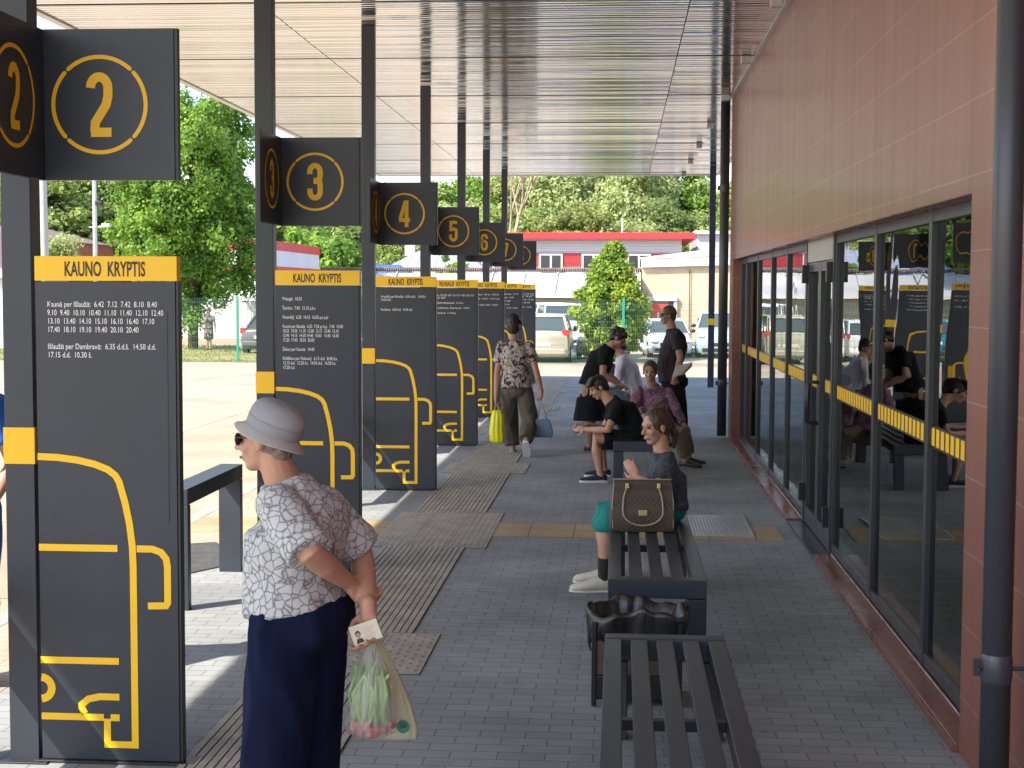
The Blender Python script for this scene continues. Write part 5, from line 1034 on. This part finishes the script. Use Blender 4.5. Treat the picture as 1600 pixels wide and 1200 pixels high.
for k in range(4):
    a = [PP(1050, 592-k, 18.33+k*.02), PP(1058, 572-k, 18.3+k*.02), PP(1082, 566+k*2, 18.25+k*.03), PP(1068, 583+k, 18.3+k*.02)]; b2 = [tuple(V(v)+V((0, .006, .004))) for v in a]
    q.add(a+b2, [(0, 1, 2, 3), (7, 6, 5, 4), (0, 4, 5, 1), (1, 5, 6, 2), (2, 6, 7, 3), (3, 7, 4, 0)])
q.build('paper_sheets', mat('papers', (.42, .39, .36), .7, var=.15, vs=12), pa)
# person in white and a brown haired person behind
def Wh(x, y, Y=19.6): return at(x, y, Y)
def seated(label, x, y, headpx, clothm, hairm, lean, Y, trm='jeans'):
    b0 = V((x, Y, 0)); h = V(headpx); p0 = V((x, Y, .53)); ch = p0.lerp(h, .55)+V((.03, 0, 0)); nk = p0.lerp(h, .82)
    J = dict(pel=p0, waist=p0.lerp(h, .25)+V((.03, 0, 0)), chest=ch, neck=nk, head=h, shL=nk+V((.02, -.18, -.07)), shR=nk+V((.02, .18, -.07)), elL=nk+V((-.05, -.22, -.33)), elR=nk+V((-.05, .2, -.33)), wrL=nk+V((-.22, -.12, -.42)), wrR=nk+V((-.22, .12, -.42)),
     hipL=p0+V((0, -.09, 0)), hipR=p0+V((0, .09, 0)), knL=p0+V((-.42, -.12, .02)), knR=p0+V((-.42, .12, .02)), anL=p0+V((-.42, -.13, -.45)), anR=p0+V((-.42, .12, -.45)), toeL=V((-1, -.1, 0)), toeR=V((-1, .1, 0)))
    J['anL'].z = J['anR'].z = .085
    return person(label, b0, J, (-.9, -.1, -.4), (-.3, 0, 1), fat=1.05, voxel=.010, hands=(('L', (-1, .2, -.2), (0, 0, -1), 1, 40), ('R', (-1, -.2, -.2), (0, 0, -1), -1, 40)), cloth=(('tee', clothm, dict(sleeve=1.5, inf=.02, low=.03)), ('trousers', trm, dict(inf=.014, high=0)), ('hair', hairm), ('shoes', 'black', {})))
seated('person in white shirt and jeans leaning forward on the far bench', .19, 0, Wh(966, 541, 19.5), 'whitecloth', 'hair_dark', .3, 19.5)
seated('person whose brown hair just shows behind the back of the bending person', -.02, 0, at(938, 553, 20.6), 'khaki', 'hair_grey', .3, 20.6)
# woman beyond the fence
Yf = 60
def Q(x, y, Y=Yf): return at(x, y, Y)
J = dict(pel=Q(326, 514), waist=Q(326, 506), chest=Q(327, 499.5), neck=Q(327, 492.5), head=Q(326.5, 486.5), shL=Q(333, 495.5), elL=Q(336, 506), wrL=Q(336.5, 515), shR=Q(320.5, 495.5), elR=Q(319.5, 505, 59.9), wrR=Q(324, 496.5, 59.75),
 hipL=Q(329, 516), knL=Q(328.5, 531), anL=Q(328.5, 544), hipR=Q(323.5, 516), knR=Q(324, 531), anR=Q(324, 544), toeL=V((.2, -1, 0)), toeR=V((-.2, -1, 0)))
M['checkskirt'] = voro_mat('check_cloth', (.03, .035, .06), (.35, .37, .42), 7, .02, .06); M['greytop'] = mat('grey_top', (.22, .21, .22), .85)
pf = person('distant woman in grey top and dark checked skirt on the lawn behind the wire fence', (J['pel'].x, 60, J['anL'].z-.08), J, (.3, -1, 0), voxel=.012, hands=(('L', (0, 0, -1), (-.8, 0, 0), -1, 30), ('R', (.3, 0, 1), (0, .8, 0), 1, 30)), cloth=(('tee', 'greytop', dict(sleeve=.5, inf=.02)), ('skirt', 'checkskirt', dict(prof=((.4, 1.1), (.9, 1.1)))), ('hair', 'hair_dark'), ('shoes', 'black', {})))
b0 = V((J['pel'].x, 60, J['anL'].z-.08)); MB().tube([J['shR']-b0+V((.06, -.12, .05)), J['chest']-b0+V((0, -.19, -.05)), J['elL']-b0+V((-.05, -.12, -.02))], .022, 6).build('bag_strap', M['black'], pf, smooth=True)
# person at the left edge, mostly outside the picture
b0 = V((-3.21, 6.9, 0)); 
J = dict(pel=b0+V((0, 0, .93)), waist=b0+V((0, 0, 1.06)), chest=b0+V((0, 0, 1.25)), neck=b0+V((0, 0, 1.45)), head=b0+V((.0, -.03, 1.60)), shL=b0+V((.19, 0, 1.38)), shR=b0+V((-.19, 0, 1.38)), elL=b0+V((.26, .05, 1.1)), elR=b0+V((-.26, .05, 1.1)), wrL=b0+V((.22, -.12, .92)), wrR=b0+V((-.22, -.12, .92)),
 hipL=b0+V((.1, 0, .88)), hipR=b0+V((-.1, 0, .88)), knL=b0+V((.1, 0, .48)), knR=b0+V((-.1, 0, .48)), anL=b0+V((.11, 0, .085)), anR=b0+V((-.11, 0, .085)), toeL=V((.2, -1, 0)), toeR=V((-.2, -1, 0)))
person('person in bright blue clothes cut off by the left edge of the picture', b0, J, (-.3, -1, 0), fat=1.1, voxel=.009, hands=(('L', (0, -.4, -1), (-.8, 0, 0), -1, 30), ('R', (0, -.4, -1), (.8, 0, 0), 1, 30)), cloth=(('tee', 'bluecloth', dict(sleeve=.6, inf=.02, low=.04)), ('trousers', 'bluecloth', dict(inf=.02, high=0)), ('hair', 'hair_brown'), ('shoes', 'black', {})))
